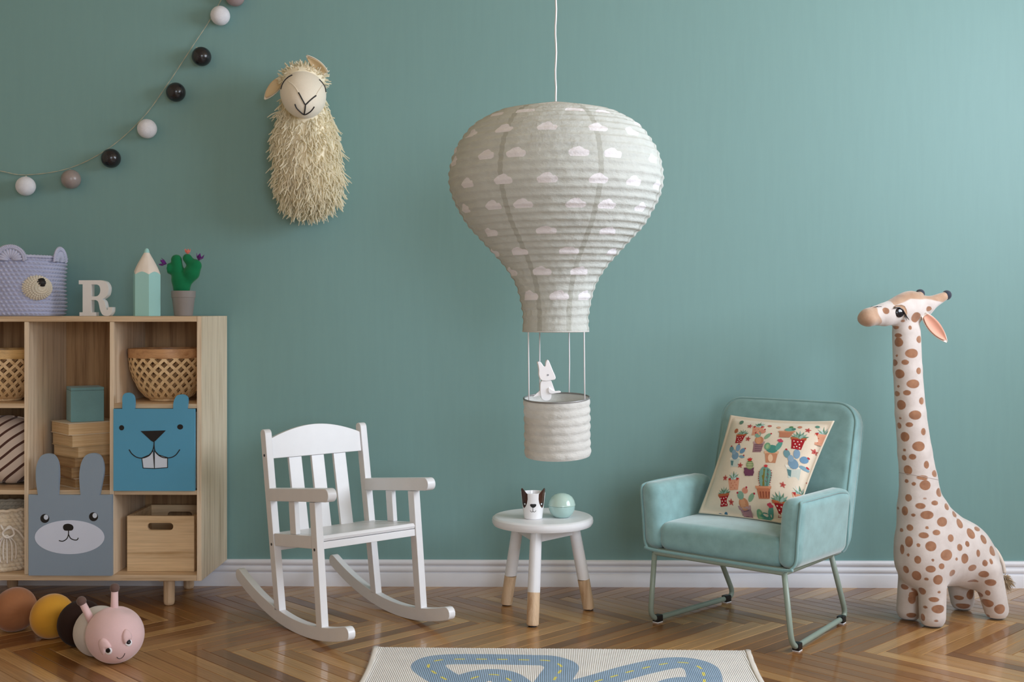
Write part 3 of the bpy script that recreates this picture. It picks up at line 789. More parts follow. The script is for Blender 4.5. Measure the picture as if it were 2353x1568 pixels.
CB = [(cpt(1527, 470), 72 * cs), (cpt(1510, 400), 66 * cs), (cpt(1490, 320), 50 * cs), (cpt(1483, 235), 45 * cs)]
CR = [(cpt(1565, 420), 48 * cs), (cpt(1610, 345), 66 * cs), (cpt(1640, 285), 56 * cs)]
def f_cac(P):
    Q = P * np.array([1, 1.25, 1])
    d = d_chain(Q, CB, .006); d = smin(d, d_chain(Q, CR, .006), .008)
    d = smin(d, d_cone(Q, cpt(1432, 308), cpt(1470, 330), 47 * cs, 40 * cs), .006)
    d = smin(d, d_cone(Q, cpt(1575, 222), cpt(1610, 270), 38 * cs, 40 * cs), .006)
    return d * .85
cb = sdf_obj('cactus_body', f_cac, (-.05, -.035, .06), (.075, .035, .215), .0028, M_CACT, ct)
def flower(c, d, mat, r, petals=5):
    g = G(); d = Vector(d).normalized(); x = d.orthogonal().normalized(); y = d.cross(x); c = Vector(c)
    for k in range(petals):
        a = 2 * PI * k / petals; o = x * math.cos(a) + y * math.sin(a); s = d.cross(o)
        p0, p1, p2, p3 = c - d * .001, c + d * r * .6 + o * r * .5 + s * r * .38, c + d * r * 1.3 + o * r * .75, c + d * r * .6 + o * r * .5 - s * r * .38
        e = (o - d * .3) * .0007
        n0 = len(g.V); g.V += [tuple(v) for v in (p0, p1, p2, p3, p0 + e, p1 + e, p2 + e, p3 + e)]
        g.F += [tuple(i + n0 for i in f) for f in ((0, 1, 2, 3), (7, 6, 5, 4), (0, 4, 5, 1), (1, 5, 6, 2), (2, 6, 7, 3), (3, 7, 4, 0))]
    return g.obj('flower', mat, ct, None)
flower(Vector(cpt(1398, 268)), (-1, -.25, .35), M_PURP, .0165); flower(Vector(cpt(1578, 186)), (.05, -.2, 1), M_CORAL, .0125, 7); flower(Vector(cpt(1672, 240)), (.35, -.2, 1), M_PURP, .0165)
# stitched edge of the felt
# ------------------------------------------------------------------ cotton ball garland pinned to the wall
M_CB = {k: fabric('cotton_ball_' + k, c, 450, .5 if k in ('white', 'mauve') else .12, .0011, .15 if k == 'white' else 0, .05, 60, r) for k, c, r in (('white', (226, 226, 232), .7), ('taupe', (150, 138, 134), .3), ('black', (34, 33, 37), .2), ('mauve', (156, 140, 140), .55))}
for k in ('black', 'taupe'): M_CB[k].node_tree.nodes['Principled BSDF'].inputs['Specular IOR Level'].default_value = .55
M_CORD = plain('clear_twisted_cord', (186, 184, 164), .35, .05, 50)
g0 = at(0, 395, 3.886)
ga = thing('ball_garland', 'drooping garland of white, grey and black cotton balls on the wall', 'garland', (-1.2, 3.9, 1.3))
off = np.array([-1.2, 3.9, 1.3])
path = [(-220, 330), (-110, 372), (0, 393), (60, 402), (158, 387), (248, 342), (327, 272), (386, 192), (444, 104), (483, 45), (508, 0), (528, -42), (545, -90)]
cp = [at(x, y, 3.8935) - off for x, y in path]; cp = spline(cp, 14)
for ph in (0, PI):
    tw = [tuple(p + .0010 * np.array([math.cos(i * .9 + ph), math.sin(i * .9 + ph) * .8, math.sin(i * .9 + ph)])) for i, p in enumerate(cp)]
    one('cord', tube(tw, .0008, 6), M_CORD, ga, 180)
balls = [(540, -8, 'mauve', 532, -48), (506, 36, 'white', 502, 10), (463, 130, 'black', 447, 100), (404, 212, 'black', 390, 186), (338, 296, 'white', 328, 272), (255, 364, 'black', 249, 341), (163, 412, 'taupe', 160, 388), (59, 428, 'white', 60, 402), (-60, 408, 'black', -60, 384)]
for x, y, k, ax, ay in balls:
    c = at(x, y, 3.8645) - off; a = at(ax, ay, 3.892) - off
    rb_ = .0318
    b = one('cotton_ball', sphere((0, 0, 0), rb_, 40, 24), M_CB[k], ga, 180); b.location = tuple(c); b.rotation_euler = (x * .1, y * .13, x * .07)
    if k in ('black', 'taupe'): b['label'] = {'black': 'glossy black cotton ball', 'taupe': 'grey brown cotton ball'}[k]
    dirv = (a - c) / np.linalg.norm(a - c); p0, p1 = c + dirv * (rb_ - .003), c + dirv * min(np.linalg.norm(a - c), rb_ + .012)
    one('bulb_socket', tube([tuple(p0), tuple(p1)], .0035, 8), M_CORD, ga, 40)
one('wall_pin', tube([tuple(cp[-1] + np.array([0, .007, 0])), tuple(cp[-1] - np.array([0, .008, 0]))], .003, 8), M_CORD, ga, 40)

# ------------------------------------------------------------------ woolly sheep head trophy
M_FELT = fabric('cream_felt', (236, 226, 208), 500, .25, .0005, .3, .04); M_FELT_IN = fabric('sand_felt', (214, 190, 152), 500, .25, .0005, .3)
M_WOOL = plain('cream_wool_yarn', (253, 247, 228), .9, .03, 60, 0, 300, .0005, .3); M_WOOL_IN = fabric('wool_backing', (246, 236, 210), 300, .3, .001)
_t = M_WOOL.node_tree; _b = _t.nodes['Principled BSDF']; _tr = _t.nodes.new('ShaderNodeBsdfTranslucent'); _tr.inputs['Color'].default_value = lin((253, 246, 224)); _ms = _t.nodes.new('ShaderNodeMixShader'); _ms.inputs[0].default_value = .45
_t.links.new(_b.outputs[0], _ms.inputs[1]); _t.links.new(_tr.outputs[0], _ms.inputs[2]); _t.links.new(_ms.outputs[0], _t.nodes['Material Output'].inputs['Surface'])
SX = np.array([-.705, 3.9, 1.44])
sp_ = thing('sheep_trophy', 'woolly cream sheep head with sleepy stitched face hung on the wall', 'wall decoration', tuple(SX))
sk = lambda x, y, Y: at(x, y, Y) - SX
body_pts = [(sk(700, 262, 3.79), .072), (sk(704, 330, 3.80), .089), (sk(710, 402, 3.805), .098)]
head_c, head_m, crown = sk(696, 212, 3.70), sk(700, 234, 3.665), sk(699, 184, 3.745)
def f_body(P):
    d = d_chain(P, [(tuple(a), r) for a, r in body_pts], .03); d = smin(d, d_ell(P, sk(712, 440, 3.815), (.085, .07, .06)), .03)
    d = smin(d, d_ell(P, crown, (.068, .072, .046)), .03)
    return np.maximum(d, P[:, 1] + .002)
def f_face(P):
    d = d_ell(P, head_c, (.071, .074, .065)); d = smin(d, d_ell(P, head_m, (.056, .060, .050)), .04); return d
WI = np.eye(4); WI[:3, 3] = -SX
sdf_obj('body', f_body, (-.2, -.24, -.34), (.2, .01, .28), .01, M_WOOL_IN, sp_)
fo = sdf_obj('face', f_face, (-.12, -.36, .04), (.12, -.08, .30), .006, M_FELT, sp_)
def stitch(name, pts, r, mat, fn, M, parent, n=6, lift=.4):
    P = cast(fn, [tuple(p) for p in spline(pts, n)], M); N = grad(fn, P)
    return one(name, tube([tuple(p) for p in (P + N * r * lift)], r, 6), mat, parent, 180)
for nm, pts in (('closed_eye', [(646, 205), (649, 195), (655, 185), (664, 177), (672, 173)]), ('closed_eye', [(733, 183), (741, 192), (746, 201), (748, 212)]),
                ('nose_stitch', [(686, 213), (691, 222), (697, 233), (702, 240), (710, 233), (718, 226), (726, 220)]), ('nose_stitch', [(702, 240), (701, 251), (699, 263)]),
                ('mouth_stitch', [(678, 239), (681, 247), (687, 254), (699, 263), (711, 258), (718, 251), (722, 245)])):
    stitch(nm, pts, .0021, M_INK, f_face, WI, fo)
for pts in ([(662, 187), (672, 194), (680, 203), (686, 213)], [(741, 196), (734, 206), (729, 214), (726, 220)]):
    stitch('face_seam', pts, .0014, M_FELT, f_face, WI, fo)
def leaf_ear(name, base, tip, nrm, w, parent, m_out, m_in, curl=.35):
    base, tip, nrm = Vector(base), Vector(tip), Vector(nrm).normalized(); ax = (tip - base); L = ax.length; ax.normalize(); sx = ax.cross(nrm).normalized(); nz = sx.cross(ax)
    rows, cols = 14, 9
    for nm, off, mat in (('ear', 0, m_out), ('ear_lining', .0035, m_in)):
        V, F = [], []
        for d in (0, .003):
            for i in range(rows):
                s = i / (rows - 1); hw_ = w * (math.sin(PI * (s * .90 + .10)) ** .65) * (.92 if off else 1) * (1 - .1 * s)
                if i == rows - 1: hw_ = w * .12
                for j in range(cols):
                    t = j / (cols - 1) * 2 - 1
                    V.append(tuple(base + ax * L * (s if not off else .06 + s * .86) + sx * hw_ * t + nz * (curl * hw_ * (t * t) - curl * hw_ + off - d)))
        N_ = rows * cols
        for i in range(rows - 1):
            for j in range(cols - 1):
                a = i * cols + j; F.append((a, a + 1, a + cols + 1, a + cols)); F.append((N_ + a, N_ + a + cols, N_ + a + cols + 1, N_ + a + 1))
        bd = [j for j in range(cols)] + [i * cols + cols - 1 for i in range(1, rows)] + [(rows - 1) * cols + j for j in range(cols - 2, -1, -1)] + [i * cols for i in range(rows - 2, 0, -1)]
        for a, b in zip(bd, bd[1:] + bd[:1]): F.append((a, a + N_, b + N_, b))
        o = one(nm, (V, F), mat, parent if nm == 'ear' else first, 180)
        if nm == 'ear': first = o
    return first
leaf_ear('ear', sk(648, 178, 3.75), sk(608, 228, 3.72), (-.35, -1, -.2), .020, sp_, M_FELT, M_FELT_IN)
leaf_ear('ear', sk(750, 170, 3.72), sk(704, 128, 3.685), (-.45, -1, -.55), .019, sp_, M_FELT, M_FELT_IN)
# wool: loose yarn ends lying downwards over the body
rs = np.random.RandomState(4)
V0, F0 = sdf_mesh(f_body, (-.2, -.24, -.34), (.2, .01, .28), .02)
tri = np.concatenate([F0[:, :3], F0[:, [0, 2, 3]]]); A, B, Cc = V0[tri[:, 0]], V0[tri[:, 1]], V0[tri[:, 2]]
ar = np.linalg.norm(np.cross(B - A, Cc - A), axis=1)
nS = 3400; pick = rs.choice(len(tri), nS, p=ar / ar.sum()); w1, w2 = rs.rand(2, nS); fl_ = w1 + w2 > 1; w1[fl_] = 1 - w1[fl_]; w2[fl_] = 1 - w2[fl_]
Pp = A[pick] + (B - A)[pick] * w1[:, None] + (Cc - A)[pick] * w2[:, None]; Nn = grad(f_body, Pp)
keep = (Pp[:, 1] < -.012) & (f_face(Pp) > .004); Pp, Nn = Pp[keep], Nn[keep]
g = G(); VV, FF = [], []
for p, nrm in zip(Pp, Nn):
    L = rs.uniform(.026, .046); r = rs.uniform(.0017, .0027); up_ = p[2] > .175
    if up_: L *= .62
    lay = np.array([rs.normal(0, .5), rs.normal(0, .25), -1.0 if not up_ else rs.normal(-.1, .6)]); lay /= np.linalg.norm(lay)
    c0, c1 = p - nrm * .004, p + nrm * L * .24 + lay * L * .30
    c2 = p + nrm * L * rs.uniform(.12, .36) + lay * L * .95
    if up_: c2 = p + nrm * L * .45 + lay * L * .45
    for c in (c1, c2): c[1] = min(c[1], -.004)
    vt, ft = tube([tuple(c0), tuple(c1), tuple((c1 + c2) / 2 + rs.normal(0, .002, 3)), tuple(c2)], [r, r, r, r * .6], 4, caps=False)
    k = len(VV); VV += vt; FF += [tuple(i + k for i in f) for f in ft]
tag(link('wool', new_mesh('wool', VV, FF, 180), M_WOOL, sp_), kind='stuff')
# ------------------------------------------------------------------ rocking chair
W_ = .352; TAU = math.radians(6.5); sT, cT = math.sin(TAU), math.cos(TAU)
rc_o = ground(695, 1463)
rk = thing('rocking_chair', 'white wooden rocking chair with curved runners and slatted back', 'chair', tuple(rc_o), math.radians(40))
def tl(u, v, z): return Vector((u, v * cT + z * sT, -v * sT + z * cT))      # chair frame tilted back on its runners
def tilted(VF): return [tuple(tl(*p)) for p in VF[0]], VF[1]
run = lambda v: (v - .02) ** 2 / (2 * .86)
MR = M_WHITE
zl_ = lambda v, z: v * sT + z * cT
for side, u0 in ((0, 0.0), (1, W_ - .0225)):
    u1 = u0 + .0225; um = (u0 + u1) / 2
    # runner: sawn from one board, ends rounded
    low, upp = [], []
    vs = [-.232 + (.405 + .232) * i / 40 for i in range(41)]
    for v in vs: low.append((v, run(v)))
    for v in vs:
        n_ = Vector((-(v - .02) / .86, 1)).normalized(); upp.append((v + n_.x * .037, run(v) + n_.y * .037))
    def endcap(a, b, n=6):
        a, b = Vector(a), Vector(b); c = (a + b) / 2; r = (b - a) / 2; o = Vector((r.y, -r.x))
        return [tuple(c - r * math.cos(PI * i / n) + o * math.sin(PI * i / n)) for i in range(1, n)]
    loop = low + endcap(low[-1], upp[-1]) + upp[::-1] + endcap(upp[0], low[0])
    one('runner', bev(prism(loop, u0, u1, ex=(0, 1, 0), ey=(0, 0, 1), en=(1, 0, 0)), .002, 2, 50), MR, rk, 30)
    # upright posts
    fv = -.095; a = .0375
    zf = zl_(-.09, .044) - .004; zb_ = zl_(.15, run(.15) + .036) - .004
    one('front_leg', tilted(bev(box(u0, u1, fv - .0155, fv + .0155, zf, .3735), .002)), MR, rk, 30)
    lean = lambda z: .1445 + (z - .0567) * .0579
    loop = [(lean(zb_) - .015, zb_), (lean(zb_) + .015, zb_ - .0)] + [(lean(.57) + .015, .57)] + [(lean(.578) + .015 * math.cos(t), .571 + .014 * math.sin(t)) for t in (PI * i / 8 for i in range(1, 8))] + [(lean(.57) - .015, .57)]
    p = one('back_post', tilted(bev(prism(loop, u0, u1, ex=(0, 1, 0), ey=(0, 0, 1), en=(1, 0, 0)), .002, 2, 50)), MR, rk, 30)
    # armrest with rounded nose
    loop = [(.156, .3745), (.156, .4115)] + [(-.172 - .0185 * math.sin(PI * i / 10), .393 + .0185 * math.cos(PI * i / 10)) for i in range(11)]
    one('armrest', tilted(bev(prism(loop, u0 - .003, u1 + .003, ex=(0, 1, 0), ey=(0, 0, 1), en=(1, 0, 0)), .003, 2, 40)), MR, rk, 30)
    one('side_rail', tilted(box(um - .009, um + .009, fv + .0157, .140, .245, .281, .002)), MR, rk, 30)
    one('arm_spindle', tilted(box(um - .0075, um + .0075, .012, .046, .2812, .3743, .002)), MR, rk, 30)
    if side == 0: caps = [(u0, lean(.508), .508, p), (u0, lean(.249), .249, p), (u0, fv, .2437, rk)]
    else: caps = [(u1, lean(.508), .508, p), (u1, lean(.249), .249, p), (u1, fv, .2437, rk)]
    for uu, vv, zz, par in caps:
        s_ = -1 if side == 0 else 1
        c = tl(uu, vv, zz); one('bolt_cap', tube([tuple(c - Vector((s_ * .001, 0, 0))), tuple(c + Vector((s_ * .0006, 0, 0)))], .0042, 16), M_BLACK_PL, par, 30)
ui0, ui1 = .0227, W_ - .0227
loop = [(ui0, .497), (ui1, .497)] + [(ui1 - (ui1 - ui0) * i / 24, .557 + .034 * math.sin(PI * i / 24) ** .9) for i in range(25)]
ln = lambda z: .1445 + (z - .0567) * .0579
V, F = bev(prism(loop, -.009, .009), .002, 2, 40); V = [(x, y + ln(z), z) for x, y, z in V]
one('top_rail', tilted((V, F)), MR, rk, 25)
for k in (1, 2, 3):
    uc = ui0 + (ui1 - ui0) * k / 4
    V, F = box(uc - .0215, uc + .0215, -.0055, .0055, .2805, .4968, .0015); V = [(x, y + .150 + (z - .28) * .10, z) for x, y, z in V]
    one('back_slat', tilted((V, F)), MR, rk, 30)
prof_s = [(-.097, .263), (-.104, .2645), (-.1085, .272), (-.104, .2795), (-.097, .281), (.162, .281), (.166, .277), (.162, .264)]
one('seat', tilted(bev(prism(prof_s, ui0, ui1, ex=(0, 1, 0), ey=(0, 0, 1), en=(1, 0, 0)), .001, 1, 60)), MR, rk, 40)
one('front_apron', tilted(box(ui0, ui1, fv - .011, fv + .006, .243, .2628, .0015)), MR, rk, 30)
one('back_apron', tilted(box(ui0, ui1, .142, .158, .230, .2628, .0015)), MR, rk, 30)

# ------------------------------------------------------------------ three-legged stool, cup and round box
sc0 = np.array([.049, 3.541, 0.])
st = thing('kids_stool', 'round white stool with wooden leg tips beside the rocking chair', 'stool', tuple(sc0))
one('seat_top', lathe([(0, .268), (.140, .268), (.1475, .2695), (.1515, .276), (.1525, .283), (.1510, .290), (.1465, .2938), (.140, .295), (0, .295)], 96), M_WHITE, st, 35)
for k, a in enumerate((18, 138, 258)):
    a = math.radians(a); d = Vector((math.cos(a), math.sin(a), 0))
    top, foot = d * .098 + Vector((0, 0, .2678)), d * .150
    zt = .095
    ax = (foot - top)
    P = lambda z: top + ax * ((.2678 - z) / .2678)
    def cone_leg(z0, z1, r0, r1, chamf):
        g = [(P(z0 + (.003 if chamf else 0)), r0 * (.90 if chamf else 1))] if False else []
        pts = [P(z0)] + ([P(z0 + .004)] if chamf else []) + [P(z0 + (z1 - z0) * .5), P(z1)]
        rr_ = [r0 * (.82 if chamf else 1)] + ([r0] if chamf else []) + [(r0 + r1) / 2, r1]
        V, F = tube([tuple(q) for q in pts], rr_, 28)
        V = [(x, y, max(z, z0)) for x, y, z in V]; return V, F
    l = one('leg', cone_leg(zt, .2678, .0185, .0172, False), M_WHITE, st, 40)
    tp = one('wooden_tip', cone_leg(0.0025, zt, .0180, .0184, True), M_ASH, l, 40)
    one('glide', lathe([(0, 0), (.012, 0), (.012, .0026), (0, .0026)], 20, c=tuple(foot)), M_INK, l)
    b = math.radians((18, 138, 258)[k] + 120); d2 = Vector((math.cos(b), math.sin(b), 0))
    q0, q1 = d * .094, d2 * .094; n_ = (q1 - q0).normalized()
    one('apron', bar(q0 + Vector((0, 0, .250)), q1 + Vector((0, 0, .250)), .016, .034, (0, 0, 1), .001), M_WHITE, st)
M_CHINA = plain('white_china', (240, 240, 242), .12, 0, coat=.5); M_BROWN = plain('brown_glaze', (70, 44, 34), .2, .03)
STZ = .2952
cpp = at(1225, 1190, 3.495)
cup = thing('dog_cup', 'white cup with brown and white dog face and pointed ears', 'cup', (cpp[0], 3.497, STZ), math.radians(0))
def cup_r(z): return .0275 + .0095 * (z / .078)
CH = .078
one('cup_body', lathe([(0, 0), (.0255, 0), (.0275, .0015), (cup_r(.04), .04), (cup_r(.076), .076), (cup_r(CH) - .0008, CH), (cup_r(CH) - .0022, .0775), (cup_r(.04) - .003, .04), (.024, .005), (0, .004)], 64), M_CHINA, cup, 35)
def on_cup(px, py, lift):        # wraps a mark of the photograph around the cup
    z = (1193 - py) / 770.; x = (px - 1225) / 770.; r = cup_r(z) + lift; a = math.asin(max(-.995, min(.995, x / r)))
    return (r * math.sin(a), -r * math.cos(a), z)
def cup_patch(name, pts, mat, lift, parent, sub=3):
    c = np.mean(pts, 0); V, F = [], []; n_ = len(pts)
    for k in range(sub + 1):
        f = k / sub
        for p in pts: q = c + (np.array(p) - c) * f; V.append(on_cup(q[0], q[1], lift))
    for k in range(sub):
        for i in range(n_): j = (i + 1) % n_; F.append((k * n_ + i, k * n_ + j, (k + 1) * n_ + j, (k + 1) * n_ + i))
    return one(name, (V, F), mat, parent, 180)
for s in (-1, 1):
    er = [(1225 + s * x, y) for x, y in ((26, 1140), (27.5, 1125), (26.3, 1122), (20, 1128), (14, 1135), (13, 1141))]
    V = [on_cup(x, y, .0003) for x, y in er] + [tuple(np.array(on_cup(x, y, .0003)) * np.array([.93, .93, 1])) for x, y in er]
    n_ = len(er); F = [tuple(range(n_)), tuple(range(2 * n_ - 1, n_ - 1, -1))] + [(i, (i + 1) % n_, n_ + (i + 1) % n_, n_ + i) for i in range(n_)]
    one('ear', (V, F), M_BROWN, cup, 30)
    pt = cup_patch('eye_patch', [(1225 + s * x, y) for x, y in ((13, 1134), (20, 1128), (25.5, 1126), (26, 1136), (25.5, 1146), (24.5, 1156), (23, 1164), (20.5, 1168), (17, 1163), (14, 1155), (12.5, 1146))], M_BROWN, .0005, cup)
    cup_patch('eye', ell(1225 + s * 20, 1158, 3.6, 3.4, 14), M_BLACK, .0009, pt)
    cup_patch('eye_glint', ell(1225 + s * 19, 1157.5, 1.6, 2.0, 10), M_CHINA, .0012, pt)
cup_patch('nose', [(1217.5, 1158), (1220, 1156.5), (1230, 1156.5), (1232.5, 1158), (1231, 1162), (1227, 1165), (1223, 1165), (1219, 1162)], M_BLACK, .0006, cup)
for nm, pts in (('mouth', [(1224.5, 1165), (1224.5, 1173)]), ('mouth', [(1218.5, 1171.5), (1220, 1174), (1223, 1175), (1225, 1173), (1227, 1175), (1230, 1174), (1231.5, 1171.5)])):
    one(nm, tube([on_cup(p[0], p[1], .0002) for p in spline(pts, 4)], .0006, 6), M_BLACK, cup, 180)
M_CEL = plain('celadon_lacquer', (172, 205, 200), .22, .01, coat=.3); M_CEL_L = plain('celadon_lid', (182, 208, 198), .2, .01, coat=.3)
rb2 = at(1291, 1185, 3.515)
jar = thing('round_box', 'celadon round lidded box beside the dog cup', 'box', (rb2[0], 3.517, STZ))
one('bowl', lathe([(0, 0), (.018, 0), (.024, .002), (.033, .011), (.0385, .022), (.0396, .033), (.0390, .0352), (0, .0352)], 56), M_CEL, jar, 40)
one('lid', lathe([(.0385, .0353), (.0408, .0360), (.0410, .0380), (.0402, .0398), (.0375, .050), (.031, .0605), (.021, .0675), (.010, .0708), (0, .0715)], 56), M_CEL_L, jar, 60)

# ------------------------------------------------------------------ hot-air balloon paper lantern
BY = 2.95; bs = 1 / (2.7036 * FPX / BY)
bal_b = at(1277, 762, BY); bal_t = at(1277, 238, BY)
HB = bal_t[2] - bal_b[2]
bl = thing('balloon_lantern', 'grey paper lantern shaped like a hot-air balloon with white clouds', 'lantern', (bal_b[0], BY, bal_b[2]))
pr = [(103, 60), (110, 110), (125, 190), (160, 350), (190, 425), (255, 530), (350, 605), (430, 645), (540, 670), (620, 668), (700, 645), (790, 600), (870, 550), (945, 482), (1030, 405), (1120, 325), (1220, 262), (1310, 232), (1400, 215), (1470, 208), (1520, 204)]
pr = [((1520 - y) * bs, x * bs) for y, x in pr][::-1]
PZ = np.array([p[0] for p in pr]); PR = np.array([p[1] for p in pr]); HB = PZ[-1]
# arc length so that the wire hoops are evenly spaced along the paper
ss = np.linspace(0, 1, 800); zz = np.interp(ss, [0, 1], [0, HB]); 
def smooth_prof():
    P = spline([(r, z) for z, r in pr], 12); P = np.array(P); L = np.concatenate([[0], np.cumsum(np.linalg.norm(np.diff(P, axis=0), axis=1))]); return P, L
SP_, SL_ = smooth_prof()
NRING, SUB, NU = 38, 6, 240
def prof_at(l): return np.interp(l, SL_, SP_[:, 0]), np.interp(l, SL_, SP_[:, 1])
Vb, rowl = [], []
nv = NRING * SUB
th = np.arange(NU) / NU * 2 * PI
rsb = np.random.RandomState(2); crk = rsb.normal(0, 1, (NRING + 2, NU)); 
for _ in range(2): crk = (crk + np.roll(crk, 1, 1) + np.roll(crk, -1, 1)) / 2.2
V, cl_, sm_ = [], [], []
SEAM0 = math.radians(-30.0); NSEAM = 7
ROWS = {}
clouds = []
for y, xs_ in ((150, (705,)), (215, (395, 565, 855, 1030)), (255, (235, 1240)), (335, (240, 440, 690, 985, 1195, 1345)), (405, (132,)), (490, (130, 335, 510, 870, 1070, 1330)), (645, (220, 435, 690, 985, 1200, 1360)), (785, (200, 375, 550, 855, 1040, 1255)), (930, (350, 680, 1050)), (1045, (370, 520, 820, 1090)), (1160, (470, 655, 890)), (1305, (585, 765, 930))):
    z = (1520 - y) * bs; r = float(np.interp(z, PZ, PR))
    for x in xs_:
        q = (x - 755 + (0 if y < 900 else 5)) * bs / r
        if abs(q) < .99: clouds.append((math.asin(q), z, y))
def cloud_d(dx, dz):
    """flat-bottomed puffy cloud, about 60 x 22 mm"""
    d = np.minimum.reduce([np.hypot(dx + .016, dz + .001) - .0085, np.hypot(dx - .002, dz - .004) - .0115, np.hypot(dx - .017, dz + .001) - .0085, np.hypot(dx + .007, dz - .003) - .010,
                           np.maximum(np.abs(dx) - .022, np.abs(dz + .004) - .0055)])
    return np.maximum(d, -(dz + .0095))
for j in range(nv + 1):
    l = SL_[-1] * j / nv
    ph = (j / SUB - th / (2 * PI))             # the wire climbs once per turn
    lo_, hi_ = (0 if j > SUB else j / SUB), 1
    r, z = prof_at(l)
    dr, dz = [(b - a) for a, b in zip(prof_at(max(0, l - .002)), prof_at(min(SL_[-1], l + .002)))]; nn = math.hypot(dr, dz); nr, nz = dz / nn, -dr / nn
    f = ph - np.floor(ph); bul = np.abs(np.sin(PI * f)) ** .75
    fade = min(1, j / (1.5 * SUB), (nv - j) / (1.2 * SUB))
    ci = np.clip(np.floor(ph).astype(int), 0, NRING); cr_ = crk[ci, np.arange(NU)] * .0005 * np.sin(PI * f)
    sink = (-.0044 * bul + cr_) * fade
    if j in (1, 2, 3): sink = sink + .001
    x = (r + sink * nr) * np.sin(th); y = -(r + sink * nr) * np.cos(th); zz_ = z + sink * nz
    V.append(np.stack([x, y, zz_], 1))
    cd = np.full(NU, 1.0)
    for a, cz_, _ in clouds:
        for aa, zo in ((a, 0), (a + PI, .0)):
            dt = (th - aa + PI) % (2 * PI) - PI
            ll = np.interp(cz_ + zo, SP_[:, 1], SL_)       # distance measured on the paper
            cd = np.minimum(cd, cloud_d(dt * r, np.full(NU, l - ll)))
    cl_.append(cd)
    ds = np.min(np.abs((th[:, None] - (SEAM0 + 2 * PI / NSEAM * np.arange(NSEAM))[None] + PI) % (2 * PI) - PI), 1) * r
    sm_.append(ds)
V = np.concatenate(V); ii, jj = np.meshgrid(np.arange(nv), np.arange(NU), indexing='ij'); kk = (jj + 1) % NU
F = np.stack([ii * NU + jj, ii * NU + kk, (ii + 1) * NU + kk, (ii + 1) * NU + jj], -1).reshape(-1, 4)
def paper(name, rgb, with_print):
    t = NT(name); c = lin(rgb); v = t.coords(); n1 = t.noise(v, 30, 4)
    base = t.ramp(n1, [(.3, dim(c, .95)), (.7, dim(c, 1.04))])
    if with_print:
        seam = t.step(t.attr('seam'), .0062, .0072)
        base = t.mix(seam, t.mix(1.0, base, (.80, .79, .76, 1), 'MULTIPLY'), base)
        base = t.mix(t.step(t.attr('cloud'), .0006, -.0006), base, lin((238, 236, 240)))
    t.col(base); t.set(Roughness=.75, Specular_IOR_Level=.2)
    b = t.bump(t.noise(t.coords((1, 1, 1.8)), 40, 5, .62), .8, .005)
    tr = t.n('ShaderNodeBsdfTranslucent'); ms = t.n('ShaderNodeMixShader'); ms.inputs[0].default_value = .12
    if isinstance(base, bpy.types.NodeSocket): t.l(base, tr.inputs['Color'])
    t.l(t.b.outputs[0], ms.inputs[1]); t.l(tr.outputs[0], ms.inputs[2]); t.l(ms.outputs[0], t.out.inputs['Surface']); return t.m
M_PAPER = paper('grey_rice_paper', (203, 207, 202), True); M_PAPER2 = paper('pale_rice_paper', (212, 212, 208), False)
env = link('envelope', new_mesh('envelope', V, F, 180), M_PAPER, bl); fattr(env, 'cloud', np.concatenate(cl_)); fattr(env, 'seam', np.concatenate(sm_))
M_STRING = fabric('white_cotton_string', (240, 240, 244), 2000, .2, .0003, .1)
rb_n = float(PR[0])
one('hoop', tube([(rb_n * math.cos(a), rb_n * math.sin(a), .0005) for a in (2 * PI * i / 64 for i in range(64))], .0019, 8, True), M_PAPER2, bl, 180)
# hanging basket, tilted a little towards the window
HBK = (1048 - 915) * BY / FPX; rbk = 75.5 * BY / FPX
bkp = at(1279, 915, BY) - bal_b; bkz = bkp[2]
def basket_wall():
    rows, sub, nu = 7, 6, 120; V = []
    t_ = np.arange(nu) / nu * 2 * PI; ck = np.random.RandomState(7).normal(0, 1, (rows + 1, nu))
    for _ in range(2): ck = (ck + np.roll(ck, 1, 1) + np.roll(ck, -1, 1)) / 2.2
    for j in range(rows * sub + 1):
        f = (j % sub) / sub; rw = min(j // sub, rows)
        r = rbk + .0028 * math.sin(PI * f) - .0012 + .0005 * ck[rw] * math.sin(PI * f)
        V.append(np.stack([r * np.cos(t_), r * np.sin(t_), np.full(nu, -HBK + HBK * j / (rows * sub))], 1))
    nv_ = rows * sub; ii, jj = np.meshgrid(np.arange(nv_), np.arange(nu), indexing='ij'); kk = (jj + 1) % nu
    return np.concatenate(V), np.stack([ii * nu + jj, ii * nu + kk, (ii + 1) * nu + kk, (ii + 1) * nu + jj], -1).reshape(-1, 4)
gb = bpy.data.objects.new('basket', new_mesh('basket', *basket_wall(), 180)); COL.objects.link(gb); gb.data.materials.append(M_PAPER2); gb.parent = bl
gb.location = (bkp[0], 0, bkz); gb.rotation_euler = (math.radians(4.5), math.radians(-1.2), 0)
one('basket_hoop', tube([(rbk * math.cos(a), rbk * math.sin(a), .0003) for a in (2 * PI * i / 64 for i in range(64))], .0022, 8, True), plain('galvanised_wire', (150, 150, 150), .4, .05, metal=.6), gb, 180)
one('basket_floor', lathe([(0, -HBK * .30), (rbk - .003, -HBK * .30), (rbk - .003, -HBK * .30 + .002), (0, -HBK * .30 + .002)], 48), M_PAPER2, gb)
bpy.context.view_layer.update(); MB_ = gb.matrix_local.copy()
